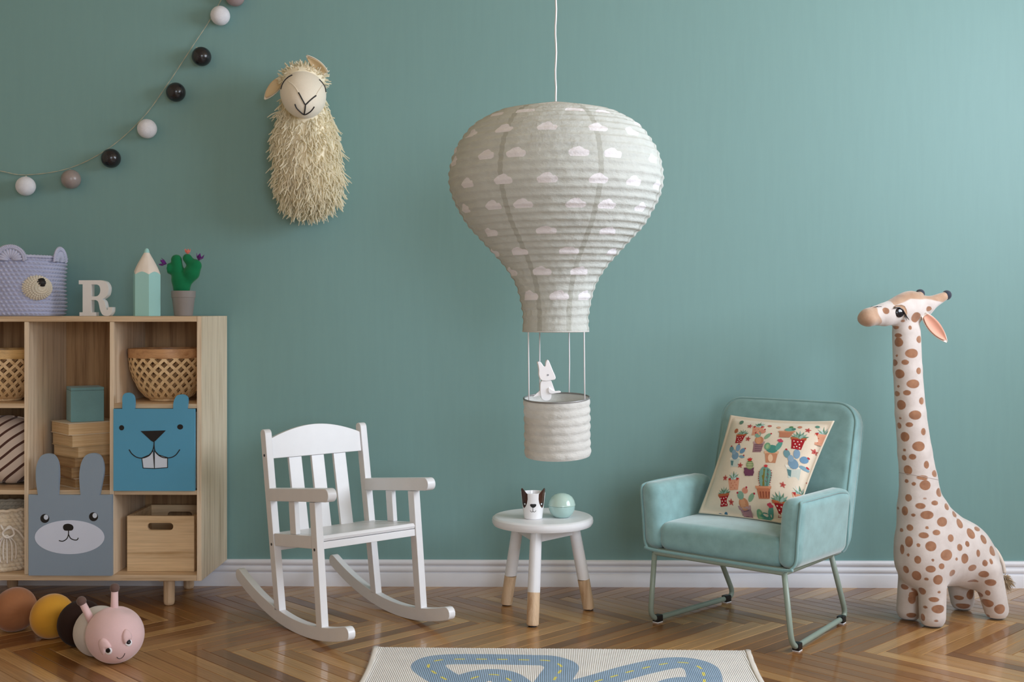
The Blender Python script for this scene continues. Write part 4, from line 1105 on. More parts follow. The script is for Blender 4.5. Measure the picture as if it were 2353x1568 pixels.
for pxs, ya in ((1214, -1), (1241, 1), (1310, 1), (1340, -1)):
    x = (pxs - 1277) * BY / FPX; x = max(-rb_n * .985, min(rb_n * .985, x))
    yy = ya * math.sqrt(max(rb_n ** 2 - x * x, 0))
    p1 = (x, yy, 0); ang = math.atan2(yy, x - bkp[0]); p2 = MB_ @ Vector((rbk * math.cos(ang), rbk * math.sin(ang), 0))
    mid = (Vector(p1) + p2) / 2 + Vector((rsb.normal(0, .0006), 0, 0))
    one('string', tube([p1, tuple(mid), tuple(p2)], .0016, 8), M_STRING, bl, 180)
cordp = [(.0 + .0012 * math.sin(i * 1.3) * (1 if i > 1 else 0), .0008 * math.cos(i * 1.1), HB - .004 + (ROOM_Z - bal_b[2] - HB + .004) * i / 60) for i in range(61)]
one('cord', tube(cordp, .0024, 8), M_STRING, bl, 180)
one('ceiling_hook', lathe([(0, -.03), (.02, -.028), (.035, -.004), (.035, 0), (0, 0)], 24, c=(cordp[-1][0], cordp[-1][1], ROOM_Z - bal_b[2])), M_WHITE, bl)
cap_r = 62 * bs
one('top_disc', lathe([(0, HB - .0005), (cap_r, HB - .0015), (cap_r, HB - .003), (0, HB - .002)], 32), M_PAPER2, bl)

# little white paper animal sitting on the basket
M_CARD = plain('white_card', (246, 246, 250), .6, .01)
an_z = at(1255, 914, BY - .02)
an = thing('paper_animal', 'small white paper animal with pointed ears riding in the basket', 'figure', (at(1262, 915, BY)[0] - .008, BY - .030, an_z[2] - .005), math.radians(6))
q8 = lambda x, y: ((x - 500) / 4.752 * BY / FPX, (835 - y) / 4.752 * BY / FPX)
Q8 = lambda l, n=4: [q8(*p) for p in catmull2(l, n, True)]
body = Q8([(440, 640), (432, 700), (436, 770), (446, 815), (470, 838), (500, 843), (530, 836), (550, 812), (553, 780), (575, 758), (600, 765), (590, 735), (575, 690), (560, 650), (545, 625), (480, 610)])
one('body', bev(prism(body, -.006, .006), .0022, 2, 40), M_CARD, an, 60)
headp = Q8([(400, 428), (412, 420), (436, 425), (455, 450), (470, 470), (486, 468), (490, 440), (498, 410), (511, 400), (526, 415), (545, 460), (570, 520), (592, 570), (598, 598), (585, 615), (550, 622), (500, 630), (455, 625), (430, 605), (415, 560), (416, 510), (408, 460)])
hd = one('head', bev(prism(headp, -.009, .009), .0030, 2, 40), M_CARD, an, 60)
one('eye', prism(Q8([(502, 562), (512, 554), (524, 560), (520, 572), (508, 574)]), -.0096, -.0085), plain('grey_ink', (150, 152, 160), .6, 0), hd, 30)
one('arm', bev(prism(Q8([(520, 700), (550, 720), (590, 738), (635, 735), (654, 745), (645, 757), (600, 762), (555, 768), (520, 750)]), -.0095, -.0035), .0012, 2, 40), M_CARD, an, 60)
one('tail', bev(prism(Q8([(440, 730), (410, 750), (370, 785), (355, 800), (375, 800), (410, 790), (445, 790)]), -.003, .003), .0012, 2, 40), M_CARD, an, 60)
# ------------------------------------------------------------------ armchair
AC = np.array([.546, 3.292, 0.]); AA = math.radians(-39.9)
M_VELV = fabric('aqua_velour', (134, 172, 173), 1400, .22, .0004, .75, .13, 26); M_PIPE = fabric('aqua_piping', (128, 166, 167), 1400, .2, .0003, .6)
M_TUBE = plain('sage_powder_coat', (136, 150, 138), .35, .03)
ac = thing('armchair', 'aqua velour armchair on sage tubular sled legs', 'armchair', tuple(AC), AA)
def f_seat(P):
    d = d_box(P, (0, .150, .262), (.198, .178, .040), .028)
    cr = .012 * np.clip(1 - (P[:, 0] / .2) ** 2, 0, 1) * np.clip(1 - ((P[:, 1] - .15) / .2) ** 2, 0, 1)
    return d - cr
def arm_u(z): return .221 + (z - .22) * .085
def f_arm(s):
    def f(P):
        Q = P.copy(); Q[:, 0] = P[:, 0] * s - (arm_u(P[:, 2]) - .222)
        d = d_box(Q, (.212 - .004 * np.clip(P[:, 1] / .25, 0, 1).mean() * 0, .127, .318), (.033, .160, .095), .030)
        # top back corner falls away in a round
        q = np.stack([Q[:, 1], Q[:, 2]], 1) - np.array([.127, .318]); rr = .055
        qq = np.abs(q) - np.array([.160, .095]) + rr
        d2 = np.where((q[:, 0] > 0) & (q[:, 1] > 0), np.linalg.norm(np.maximum(qq, 0), axis=1) + np.minimum(qq.max(1), 0) - rr, -1)
        return np.maximum(d, d2)
    return f
sdf_obj('seat_cushion', f_seat, (-.23, -.05, .2), (.23, .36, .34), .007, M_VELV, ac)
for s in (-1, 1):
    lo, hi = ((.15, -.06, .2), (.28, .32, .45)) if s == 1 else ((-.28, -.06, .2), (-.15, .32, .45))
    a = sdf_obj('armrest', f_arm(s), lo, hi, .0055, M_VELV, ac)
    O_ = lambda z: s * (arm_u(z) + .0165)
    front = [(O_(.235) - s * .012, -.034, .2245), (O_(.25), -.027, .245), (O_(.30), -.027, .30), (O_(.36), -.027, .36), (O_(.40), -.0245, .394), (O_(.41) - s * .003, -.014, .4045), (O_(.41), .04, .4070), (O_(.41), .13, .4072), (O_(.41), .21, .4065), (O_(.40), .258, .395), (O_(.36), .281, .360), (O_(.30), .2825, .30), (O_(.25), .2825, .245), (O_(.235) - s * .01, .276, .2255)]
    one('piping', tube([tuple(p) for p in spline(front, 6)], .0040, 8), M_PIPE, a, 180)
sp0 = one('front_piping', tube([tuple(p) for p in spline([(-.235, -.034, .2255), (-.20, -.0335, .2215), (-.1, -.033, .2205), (0, -.033, .2205), (.1, -.033, .2205), (.20, -.0335, .2215), (.235, -.034, .2255)], 6)], .0046, 8), M_PIPE, ac, 180)
# backrest: reclined pad with round top corners
BT = math.radians(15.5); MBk = Matrix.Translation((0, .305, .205)) @ Matrix.Rotation(-BT, 4, 'X')
def f_back(P):
    q = np.abs(np.stack([P[:, 0], P[:, 2] - .222], 1)) - np.array([.226 - .066, .226 - .066]); q2 = q.copy()
    dd = np.linalg.norm(np.maximum(q, 0), axis=1) + np.minimum(q.max(1), 0) - .066
    th_ = .030 + .012 * np.clip(1 - (P[:, 0] / .23) ** 2, 0, 1) * np.clip(1 - ((P[:, 2] - .22) / .24) ** 2, 0, 1)
    w = np.stack([dd + .02, np.abs(P[:, 1]) - th_ + .02], 1)
    return np.linalg.norm(np.maximum(w, 0), axis=1) + np.minimum(w.max(1), 0) - .02
bk = sdf_obj('backrest', f_back, (-.26, -.06, -.03), (.26, .06, .48), .007, M_VELV, ac); bk.matrix_local = MBk
for dy in (-.024, .024):
    one('piping', tube([(x, dy, z) for x, z in rrect(-.2215, .2215, .0005, .4435, .0625, 8)], .0040, 8, True), M_PIPE, bk, 180)
# sled frame
for s in (-1, 1):
    path = fillet([(s * .206, -.026, .2135), (s * .226, .000 - .02, .0125), (s * .187, .395, .0125), (s * .196, .275, .2135)], .042, 8)
    lf = one('sled_leg', tube([tuple(p) for p in path], .0078, 14), M_TUBE, ac, 180)
    for f_ in (.085, .90):
        c = Vector((s * .226, -.02, .0125)).lerp(Vector((s * .187, .395, .0125)), f_); dv = (Vector((s * .187, .395, .0125)) - Vector((s * .226, -.02, .0125))).normalized()
        cl = one('foot_clip', bar(c - dv * .013, c + dv * .013, .021, .020, (0, 0, 1), .003), M_BLACK_PL, lf)
        one('felt_pad', bar(Vector((c.x, c.y, .0016)) - dv * .012, Vector((c.x, c.y, .0016)) + dv * .012, .020, .003, (0, 0, 1), .0008), M_WHITE, cl)
g = G()
for a, b in (((-.206, -.026, .2135), (.206, -.026, .2135)), ((-.206, -.026, .2135), (-.196, .275, .2135)), ((.206, -.026, .2135), (.196, .275, .2135)), ((-.196, .275, .2135), (.196, .275, .2135))): g.add(tube([a, b], .0078, 12))
g.obj('seat_frame', M_TUBE, ac, 60)
one('seat_base', box(-.2, .2, -.022, .285, .2155, .226, .003), M_TUBE, ac)

# ------------------------------------------------------------------ scatter cushion with printed cactus pots
Ms = np.array(Matrix.Rotation(-AA, 4, 'Z') @ Matrix.Translation(tuple(-AC)))
KL = {'TL': np.array([-.156, .318, .590]), 'TR': np.array([.186, .318, .593]), 'BL': np.array([-.152, .126, .3135]), 'BR': np.array([.158, .126, .3135])}
ctr = sum(KL.values()) / 4
ku = (KL['TR'] - KL['TL'] + KL['BR'] - KL['BL']) / 2; kv = (KL['TL'] - KL['BL'] + KL['TR'] - KL['BR']) / 2
kn = np.cross(kv, ku); kn /= np.linalg.norm(kn)
if kn[1] > 0: kn = -kn
Rz = np.array(Matrix.Rotation(AA, 3, 'Z'))
cush_loc = AC + Rz @ np.array([0, .128, .3085])
M_LINEN = fabric('cream_linen', (226, 212, 192), 1600, .25, .0004, .2, .05); M_LINEN_T = fabric('tan_linen_edge', (206, 184, 152), 1600, .25, .0004, .2)
kc = thing('scatter_cushion', 'cream linen cushion printed with potted cactuses on the armchair', 'cushion', tuple(cush_loc), AA)
def bil(s, t):
    a, b = (s + 1) / 2, (t + 1) / 2
    return KL['BL'] * (1 - a) * (1 - b) + KL['BR'] * a * (1 - b) + KL['TL'] * (1 - a) * b + KL['TR'] * a * b
FL = .93                                                 # inside this the cushion is filled, outside is the flat border
def csurf(s, t, side=1, lift=0.0):
    pin = .045                                           # edges draw in between the corners
    s2 = s * (1 - pin * (1 - t * t)); t2 = t * (1 - pin * (1 - s * s) * (1.2 if t > 0 else .4))
    q = max(0.0, (1 - (abs(s) / FL) ** 2.6)) * max(0.0, (1 - (abs(t) / FL) ** 2.6))
    h = .048 * q ** .62 + .0015
    h += .0018 * math.sin(9 * s + 4 * t) * q * (1 - q) * 2
    return bil(s2, t2) - np.array([0, .128, .3085]) + kn * (side * h + lift)
def cushion_mesh():
    N = 56; V, F = [], []
    g_ = [math.copysign(abs(x) ** .85, x) for x in np.linspace(-1, 1, N)]
    for side in (1, -1):
        for t in g_: V += [tuple(csurf(s, t, side)) for s in g_]
    for k in (0, 1):
        o = k * N * N
        for i in range(N - 1):
            for j in range(N - 1):
                a = o + i * N + j; f = (a, a + 1, a + N + 1, a + N); F.append(f if k == 0 else f[::-1])
    bd = list(range(N)) + [i * N + N - 1 for i in range(1, N)] + [(N - 1) * N + j for j in range(N - 2, -1, -1)] + [i * N for i in range(N - 2, 0, -1)]
    for a, b in zip(bd, bd[1:] + bd[:1]): F.append((b, a, a + N * N, b + N * N))
    return V, F
cbody = one('cushion_cover', cushion_mesh(), M_LINEN, kc, 180)
bm_ = [csurf(s, t, 1, -.0004) for s, t in [(x, -FL) for x in np.linspace(-FL, FL, 30)] + [(FL, x) for x in np.linspace(-FL, FL, 30)][1:] + [(-x, FL) for x in np.linspace(-FL, FL, 30)][1:] + [(-FL, -x) for x in np.linspace(-FL, FL, 30)][1:-1]]
one('border_seam', tube([tuple(p) for p in bm_], .0009, 6, True), M_LINEN_T, kc, 180)
# print: colours lie on the cover as flat shapes
def px_st(px, py):
    """place on the cushion for a point of the photograph"""
    R = Rz.T @ ray(px, py); o = Rz.T @ (_c - AC)
    c2 = ctr + kn * .030
    tt = np.dot(c2 - o, kn) / np.dot(R, kn); P = o + R * tt - kn * .030
    s = t = 0.0
    for _ in range(6):
        e = P - bil(s, t); du = (bil(s + .01, t) - bil(s, t)) / .01; dv = (bil(s, t + .01) - bil(s, t)) / .01
        s += e @ du / (du @ du); t += e @ dv / (dv @ dv)
    return s, t
PV, PF, PC = [], [], []; layer = [0]
def shape(pts, rgb):
    pts = [np.array(p, float) for p in pts]; c = sum(pts) / len(pts); layer[0] += 1; lift = .0005 + .00005 * layer[0]
    n0 = len(PV); m = len(pts); col = lin(rgb)
    for f in (0, .5, 1.0):
        for p in (pts if f else [c]):
            q = c + (p - c) * f; s, t = px_st(1600 + q[0] / 5.226, 940 + q[1] / 5.226)
            s, t = max(-.985, min(.985, s)), max(-.985, min(.985, t))
            PV.append(tuple(csurf(s, t, 1, lift))); PC.append(col)
    for i in range(m):
        j = (i + 1) % m; PF.append((n0, n0 + 1 + j, n0 + 1 + i)); PF.append((n0 + 1 + i, n0 + 1 + j, n0 + 1 + m + j, n0 + 1 + m + i))
def el(cx, cy, rx, ry, rgb, rot=0, n=12): shape(ell(cx, cy, rx, ry, n, 0, math.radians(rot)), rgb)
def pot(cx, cy, w, h, rgb, rim=None, tilt=0, taper=.68):
    k = tilt; shape([(cx - w / 2 + k * .5, cy - h / 2), (cx + w / 2 + k * .5, cy - h / 2), (cx + w / 2 * taper - k * .5, cy + h / 2), (cx - w / 2 * taper - k * .5, cy + h / 2)], rgb)
    if rim: shape([(cx - w * .56 + k * .5, cy - h * .55), (cx + w * .56 + k * .5, cy - h * .55), (cx + w * .53 + k * .4, cy - h * .32), (cx - w * .53 + k * .4, cy - h * .32)], rim)
def leaf(cx, cy, L, w, a, rgb):
    a = math.radians(a); dx, dy = math.sin(a), -math.cos(a)
    shape([(cx - dy * w * .4, cy + dx * w * .4), (cx + dx * L * .45 - dy * w / 2, cy + dy * L * .45 + dx * w / 2), (cx + dx * L, cy + dy * L), (cx + dx * L * .45 + dy * w / 2, cy + dy * L * .45 - dx * w / 2), (cx + dy * w * .4, cy - dx * w * .4)], rgb)
GREENS = [(104, 140, 116), (132, 164, 148), (86, 124, 98), (150, 178, 168)]
def agave(cx, cy, k, n=7):
    for i in range(n): a = -66 + 132 * i / (n - 1); leaf(cx + (i - (n - 1) / 2) * 5 * k, cy, (92 - abs(a) * .25) * k, 24 * k, a, GREENS[i % 4])
    for i in range(3): a = -30 + 30 * i; leaf(cx, cy + 4 * k, 62 * k, 24 * k, a, GREENS[(i + 1) % 4])
def red_pot(cx, cy, k, tilt=0):
    layer[0] = 0
    agave(cx + tilt, cy - 40 * k, k); pot(cx, cy + 12 * k, 130 * k, 120 * k, (158, 32, 40), (176, 96, 62), tilt)
    for i, (dx, dy) in enumerate(((-30, -18), (5, -14), (36, -20), (-18, 12), (20, 14), (-4, 36), (-28, 44), (22, 46))): el(cx + dx * k, cy + (dy + 10) * k, 7 * k, 7 * k, (232, 206, 196), 0, 8)
def pear(cx, cy, k, tilt=0):
    layer[0] = 0
    pot(cx - tilt * .4, cy + 85 * k, 140 * k, 120 * k, (196, 204, 196), (232, 226, 214), tilt); shape([(cx - 62 * k, cy + 60 * k), (cx - 20 * k, cy + 66 * k), (cx - 30 * k, cy + 130 * k), (cx - 52 * k, cy + 120 * k)], (92, 132, 136))
    for dx, dy, rx, ry, r, c in ((0, 0, 50, 52, 0, (120, 152, 176)), (-58, -95, 34, 44, -15, (112, 150, 158)), (38, -105, 32, 50, 10, (128, 158, 184)), (100, -60, 42, 30, -40, (108, 146, 176)), (92, 20, 40, 20, 10, (124, 160, 176)), (-20, -50, 30, 36, 10, (138, 166, 188))):
        el(cx + dx * k, cy + dy * k, rx * k, ry * k, c, r)
    for dx, dy in ((-62, -140), (48, -156), (138, -88), (120, 4)): el(cx + dx * k, cy + dy * k, 11 * k, 10 * k, (178, 52, 60), 0, 8)
def mauve(cx, cy, k, tilt=0):
    layer[0] = 0
    pot(cx - tilt * .5, cy + 60 * k, 120 * k, 120 * k, (154, 118, 124), (178, 146, 148), tilt, .78); el(cx, cy - 20 * k, 50 * k, 50 * k, (192, 134, 100)); el(cx - 8 * k, cy - 22 * k, 28 * k, 44 * k, (208, 152, 116))
    for dx, dy, rx, ry, r, c in ((-18, -90, 34, 38, 0, (128, 164, 146)), (90, -72, 22, 48, 42, (132, 168, 138)), (34, -132, 30, 28, 0, (206, 140, 118))): el(cx + dx * k, cy + dy * k, rx * k, ry * k, c, r)
    for dx, dy in ((-46, -112), (126, -104), (52, -160)): el(cx + dx * k, cy + dy * k, 10 * k, 10 * k, (176, 50, 66), 0, 8)
    for i in range(4): shape([(cx - 46 * k, cy + (34 + 22 * i) * k), (cx + 40 * k, cy + (28 + 22 * i) * k), (cx + 40 * k, cy + (33 + 22 * i) * k), (cx - 46 * k, cy + (40 + 22 * i) * k)], (112, 82, 96))
def clay(cx, cy, k, tilt=0):
    layer[0] = 0
    pot(cx, cy + 70 * k, 140 * k, 120 * k, (196, 138, 106), (222, 176, 142), tilt, .72); el(cx - 5 * k, cy + 80 * k, 26 * k, 44 * k, (232, 196, 164))
    el(cx + 10 * k, cy - 20 * k, 62 * k, 46 * k, (76, 140, 128)); el(cx - 38 * k, cy - 50 * k, 34 * k, 42 * k, (116, 164, 128), 15); el(cx - 38 * k, cy - 48 * k, 16 * k, 26 * k, (158, 186, 140), 15); el(cx + 82 * k, cy - 60 * k, 26 * k, 60 * k, (92, 156, 144), 28)
    for dx, dy in ((96, -128), (78, -122), (110, -112), (92, -108)): el(cx + dx * k, cy + dy * k, 15 * k, 13 * k, (196, 76, 98), 0, 8)
def peach(cx, cy, k, tilt=0):
    layer[0] = 0
    for i in range(7): a = -72 + 24 * i; leaf(cx + tilt, cy - 30 * k, (84 - abs(a) * .2) * k, 20 * k, a, [(170, 196, 196), (120, 158, 136), (196, 212, 210), (96, 134, 110)][i % 4])
    pot(cx, cy + 22 * k, 128 * k, 110 * k, (216, 156, 128), None, tilt, .74)
    shape([(cx - 62 * k + tilt * .5, cy - 36 * k), (cx - 30 * k + tilt * .5, cy - 46 * k), (cx - 34 * k, cy - 12 * k)], (178, 48, 48)); shape([(cx + 62 * k + tilt * .5, cy - 36 * k), (cx + 28 * k + tilt * .5, cy - 44 * k), (cx + 36 * k, cy - 10 * k)], (178, 48, 48))
    for dx, dy in ((-24, 10), (14, 4), (-8, 36), (28, 30), (-30, 52), (10, 60)): el(cx + dx * k, cy + dy * k, 5 * k, 5 * k, (184, 98, 78), 0, 6)
def star(cx, cy, k=1):
    layer[0] = 0
    for i in range(5): leaf(cx, cy, 34 * k, 18 * k, i * 72 + 10, (186, 92, 84))
    el(cx, cy, 8 * k, 8 * k, (150, 44, 50), 0, 8)
KM = 1.22
peach(748, 235, .95*KM, 18); pot(1100, 305, 180, 90, (186, 124, 96), (204, 146, 114), 20); el(1140, 235, 60, 28, (108, 164, 152)); el(1185, 228, 26, 20, (76, 128, 112))
red_pot(530, 355, .78*KM, 34); mauve(785, 420, .92*KM, 28); clay(935, 535, .95*KM, 12); red_pot(1240, 405, 1.0*KM, 24); peach(1485, 300, 1.0*KM, 24)
pear(480, 590, .78*KM, 12); pear(1190, 670, .95*KM, 10)
pot(662, 795, 128, 96, (104, 62, 84), None, 0, .8); el(662, 800, 66, 46, (112, 66, 90)); el(675, 715, 46, 56, (112, 140, 92)); [el(675, 690 + 20 * i, 44, 5, (206, 200, 160)) for i in range(4)]
for a in (-50, -20, 10, 40): leaf(676, 668, 48, 22, a, (196, 58, 52))
peach(462, 910, .95*KM, 6); pot(828, 1030, 176, 130, (190, 118, 88), (212, 146, 110), 4, .74); [shape([(780 + 36 * i, 1020), (796 + 36 * i, 1020), (792 + 34 * i, 1085), (782 + 34 * i, 1085)], (146, 76, 58)) for i in range(4)]
shape([(796, 960), (782, 880), (790, 800), (830, 745), (880, 735), (925, 765), (945, 830), (925, 900), (895, 960)], (118, 158, 148)); shape([(824, 958), (822, 850), (846, 760), (868, 762), (856, 850), (848, 958)], (124, 118, 56)); shape([(868, 955), (884, 850), (890, 760), (906, 770), (906, 850), (886, 955)], (88, 128, 116))
for i in range(7): el(788 - 6 + abs(i - 3) * 3, 800 + 26 * i, 7, 6, (150, 40, 58), 0, 6); el(944 - abs(i - 1) * 6, 780 + 28 * i, 7, 6, (150, 40, 58), 0, 6); el(862 + i * 8, 900 - 20 * i + (i % 2) * 30, 5, 5, (150, 40, 58), 0, 6)
for a in (-50, -15, 20, 50): leaf(876, 742, 34, 20, a, (204, 58, 66))
peach(1222, 1030, 1.0*KM, 10); red_pot(312, 1080, .84*KM, 18); mauve(558, 1165, .98*KM, -2); red_pot(1005, 1170, 1.08*KM, 8); clay(770, 1300, .98*KM, 0)
for dx, dy, rx, ry, r in ((0, 0, 46, 26, 30), (-70, -20, 30, 44, -30), (70, 20, 30, 40, 20), (-10, -42, 20, 34, 0)): el(315 + dx, 1270 + dy, rx, ry, (62, 108, 138), r)
for dx, dy, rx, ry, r in ((0, 20, 44, 50, 0), (-30, -30, 30, 44, -20), (40, -30, 26, 40, 20)): el(965 + dx, 1380 + dy, rx, ry, (84, 124, 138), r)
for p in ((640, 375), (1410, 475), (550, 715), (350, 850), (405, 1120), (1060, 925), (1330, 850), (1430, 815), (1345, 232), (640, 185)): star(*p, k=1.15)
# the border repeats bits of the pattern
for i, (x, y, c) in enumerate(((760, 160, (86, 128, 104)), (890, 180, (186, 100, 90)), (1000, 200, (206, 160, 130)), (1150, 195, (92, 132, 84)), (1250, 190, (196, 130, 104)), (1440, 170, (96, 140, 124)), (520, 120, (96, 128, 108)), (470, 250, (176, 104, 74)), (1690, 180, (70, 40, 52)), (1625, 370, (150, 90, 60)), (1590, 440, (104, 136, 116)), (1540, 520, (196, 124, 90)), (1515, 600, (120, 66, 74)), (1490, 680, (96, 60, 66)), (1440, 800, (196, 80, 76)), (1410, 880, (104, 70, 84)), (1395, 960, (110, 76, 90)), (430, 1340, (70, 56, 52)), (640, 1410, (80, 92, 84)), (850, 1440, (96, 66, 60)))):
    el(x, y, 26, 18 if i < 6 else 34, c, 10)
t = NT('printed_linen'); t.col(t.mix(.3, t.attr('Col', 'Color'), t.ramp(t.noise(t.coords(), 900, 2), [(.3, (.72, .72, .72, 1)), (.7, (1.05, 1.05, 1.05, 1))]), 'MULTIPLY')); t.set(Roughness=.85, Specular_IOR_Level=.2)
pr_ = one('printed_pattern', (PV, PF), t.m, cbody, 180); cattr(pr_, 'Col', PC)

# ------------------------------------------------------------------ giraffe
GO = np.array([1.26, 3.50, 0.]); GA = math.radians(27)
gf = thing('plush_giraffe', 'tall plush giraffe with tan spots standing by the armchair', 'plush toy', tuple(GO), GA)
neck = [((-.178, 0, .85), .042), ((-.173, 0, .742), .0425), ((-.162, 0, .615), .0455), ((-.145, 0, .50), .0505), ((-.131, 0, .42), .056), ((-.122, 0, .334), .070), ((-.112, 0, .25), .081), ((-.104, 0, .185), .080)]
torso = [((-.104, 0, .19), .080), ((0, 0, .186), .083), ((.060, 0, .180), .079), ((.090, 0, .158), .069)]
headc = [((-.320, 0, .896), .0250), ((-.262, 0, .902), .0325), ((-.205, 0, .913), .041), ((-.155, 0, .920), .043), ((-.122, 0, .922), .034)]
legs = [((-.118, -.040, .15), (-.118, -.041, .030), .040, .037), ((-.112, .042, .15), (-.122, .046, .030), .039, .036), ((.082, -.055, .15), (.116, -.062, .030), .044, .035), ((.085, .055, .15), (.110, .060, .030), .044, .035)]
def f_gir(P):
    Q = P * np.array([1, 1.12, 1])
    d = d_chain(Q, neck, .006); d = smin(d, d_chain(Q, torso, .02), .05); d = smin(d, d_chain(Q, [((-.075, 0, .30), .060), ((.028, 0, .212), .074), ((.088, 0, .157), .070)], .02), .04)
    h = d_chain(P * np.array([1, 1.08, 1]), headc, .006)
    h = smin(h, d_ell(P, (-.328, 0, .890), (.024, .027, .0195)), .015)
    h = smin(h, d_ell(P, (-.165, 0, .945), (.040, .024, .022)), .02)
    d = smin(d, h, .022)
    for a, b, ra, rb in legs: d = smin(d, d_cone(P, a, b, ra, rb), .018)
    for s, tip in ((-1, (-.052, -.030, .958)), (1, (-.085, .040, .962))):
        d = smin(d, d_cone(P, (-.112, s * .020, .932), tip, .021, .0115), .016)
    return np.maximum(d, .0035 - P[:, 2])
WG = np.array(Matrix.Rotation(-GA, 4, 'Z') @ Matrix.Translation(tuple(-GO)))
V, F = sdf_mesh(f_gir, (-.385, -.125, -.004), (.205, .125, .998), .0052)
gb_ = link('body', new_mesh('body', V, F, 180), None, gf)
def c4(x, y, rx, ry): return (1940 + x / 1.867, 640 + y / 1.867, rx / 1.867, ry / 1.867)
def c5(x, y, rx, ry): return (1960 + x / 8.712, 650 + y / 8.712, rx / 8.712, ry / 8.712)
SPOTS = [c4(*q) for q in ((230, 245, 15, 9), (232, 275, 17, 18), (322, 262, 9, 15), (291, 322, 25, 19), (225, 332, 5, 6), (216, 362, 9, 14), (261, 360, 15, 11), (320, 397, 9, 14), (236, 410, 18, 19), (297, 453, 25, 18), (232, 464, 6, 6), (225, 495, 10, 11), (269, 491, 16, 11), (332, 526, 9, 15), (243, 543, 17, 20), (306, 587, 24, 19), (240, 600, 5, 6), (235, 632, 8, 13), (279, 628, 15, 10), (340, 658, 9, 15), (259, 680, 17, 20), (320, 721, 24, 20), (258, 737, 7, 6), (256, 770, 9, 12), (293, 766, 14, 12), (353, 800, 10, 16), (272, 823, 16, 20), (335, 855, 23, 9), (388, 838, 9, 14), (348, 888, 21, 20), (298, 882, 9, 8), (267, 870, 8, 8), (407, 919, 18, 18), (232, 908, 6, 15), (275, 942, 13, 15), (346, 944, 7, 5), (389, 964, 14, 10), (327, 977, 20, 12), (440, 980, 8, 14), (259, 998, 12, 19), (230, 986, 5, 6), (356, 1016, 25, 17), (296, 1016, 9, 7), (472, 1012, 8, 13), (495, 1052, 10, 20), (421, 1045, 22, 19), (281, 1070, 13, 13), (355, 1070, 8, 6), (396, 1091, 15, 11), (341, 1103, 20, 12), (245, 1080, 7, 8), (543, 1095, 13, 22), (457, 1115, 11, 15), (570, 1075, 9, 11), (598, 1120, 9, 19), (277, 1130, 15, 22), (318, 1145, 8, 8), (528, 1140, 8, 12), (372, 1150, 21, 20), (495, 1155, 10, 14), (248, 1163, 8, 20), (440, 1188, 21, 22), (517, 1203, 13, 20), (575, 1180, 7, 15), (635, 1170, 9, 20), (315, 1208, 13, 16), (274, 1187, 6, 7), (380, 1210, 6, 6), (482, 1205, 5, 7), (603, 1222, 10, 13), (630, 1215, 6, 12), (371, 1248, 19, 14), (418, 1236, 11, 12), (264, 1250, 10, 16), (550, 1243, 17, 14), (310, 1277, 15, 22), (463, 1265, 9, 14), (352, 1291, 8, 7), (403, 1294, 17, 20), (598, 1270, 18, 14), (550, 1298, 20, 8), (258, 1324, 15, 11), (333, 1342, 13, 14), (300, 1335, 10, 8), (628, 1306, 20, 14), (407, 1347, 6, 6), (290, 1378, 14, 18), (385, 1379, 20, 10), (615, 1350, 9, 12), (582, 1357, 7, 10), (347, 1411, 9, 6), (405, 1420, 23, 17), (612, 1394, 20, 17), (289, 1447, 17, 11), (336, 1455, 8, 15), (490, 1371, 17, 10), (543, 1355, 12, 22), (510, 1408, 23, 12), (668, 1420, 18, 20), (395, 1470, 9, 5), (617, 1448, 4, 6))]
SPOTS += [c5(*q) for q in ((1255, 690, 75, 100), (660, 560, 60, 68), (850, 895, 62, 38), (1145, 900, 32, 42), (1000, 765, 40, 32), (1515, 525, 48, 52))]
SPc = cast(f_gir, [(q[0], q[1]) for q in SPOTS], WG); okc = np.abs(f_gir(SPc)) < .006; SPn = grad(f_gir, SPc)
view = SPc - (WG[:3, :3] @ _c + WG[:3, 3]); vd = np.linalg.norm(view, axis=1); cosv = np.maximum(.4, np.abs(np.sum(view / vd[:, None] * SPn, 1)))
spots3 = [(SPc[i], SPn[i], SPOTS[i][2] * vd[i] / FPX / (cosv[i] if SPOTS[i][2] < SPOTS[i][3] else max(cosv[i], .8)), SPOTS[i][3] * vd[i] / FPX) for i in range(len(SPOTS)) if okc[i]]
rg = np.random.RandomState(11); Nv = grad(f_gir, V); toc = (WG[:3, :3] @ _c + WG[:3, 3])[None] - V; toc /= np.linalg.norm(toc, axis=1, keepdims=True)
hidden = np.where(np.sum(toc * Nv, 1) < -.12)[0]; placed = []
for i in rg.permutation(hidden):
    if len(placed) > 110: break
    if V[i, 2] < .85 and V[i, 2] > .01 and all(np.linalg.norm(V[i] - p) > .030 for p in placed):
        placed.append(V[i]); spots3.append((V[i], Nv[i], rg.uniform(.006, .0145), rg.uniform(.006, .0135)))
dist = np.full(len(V), .05)
for c_, n_, ra, rb in spots3:
    D = V - c_; near = np.where((np.abs(D) < .045).all(1))[0]
    if not len(near): continue
    t1 = np.cross([0, 0, 1.], n_); t1 = t1 / max(np.linalg.norm(t1), 1e-6); t2 = np.cross(n_, t1); d_ = D[near]
    e = (np.sqrt((d_ @ t1 / ra) ** 2 + (d_ @ t2 / rb) ** 2) - 1) * min(ra, rb)
    e[np.abs(d_ @ n_) > .028] = .05
    dist[near] = np.minimum(dist[near], e)
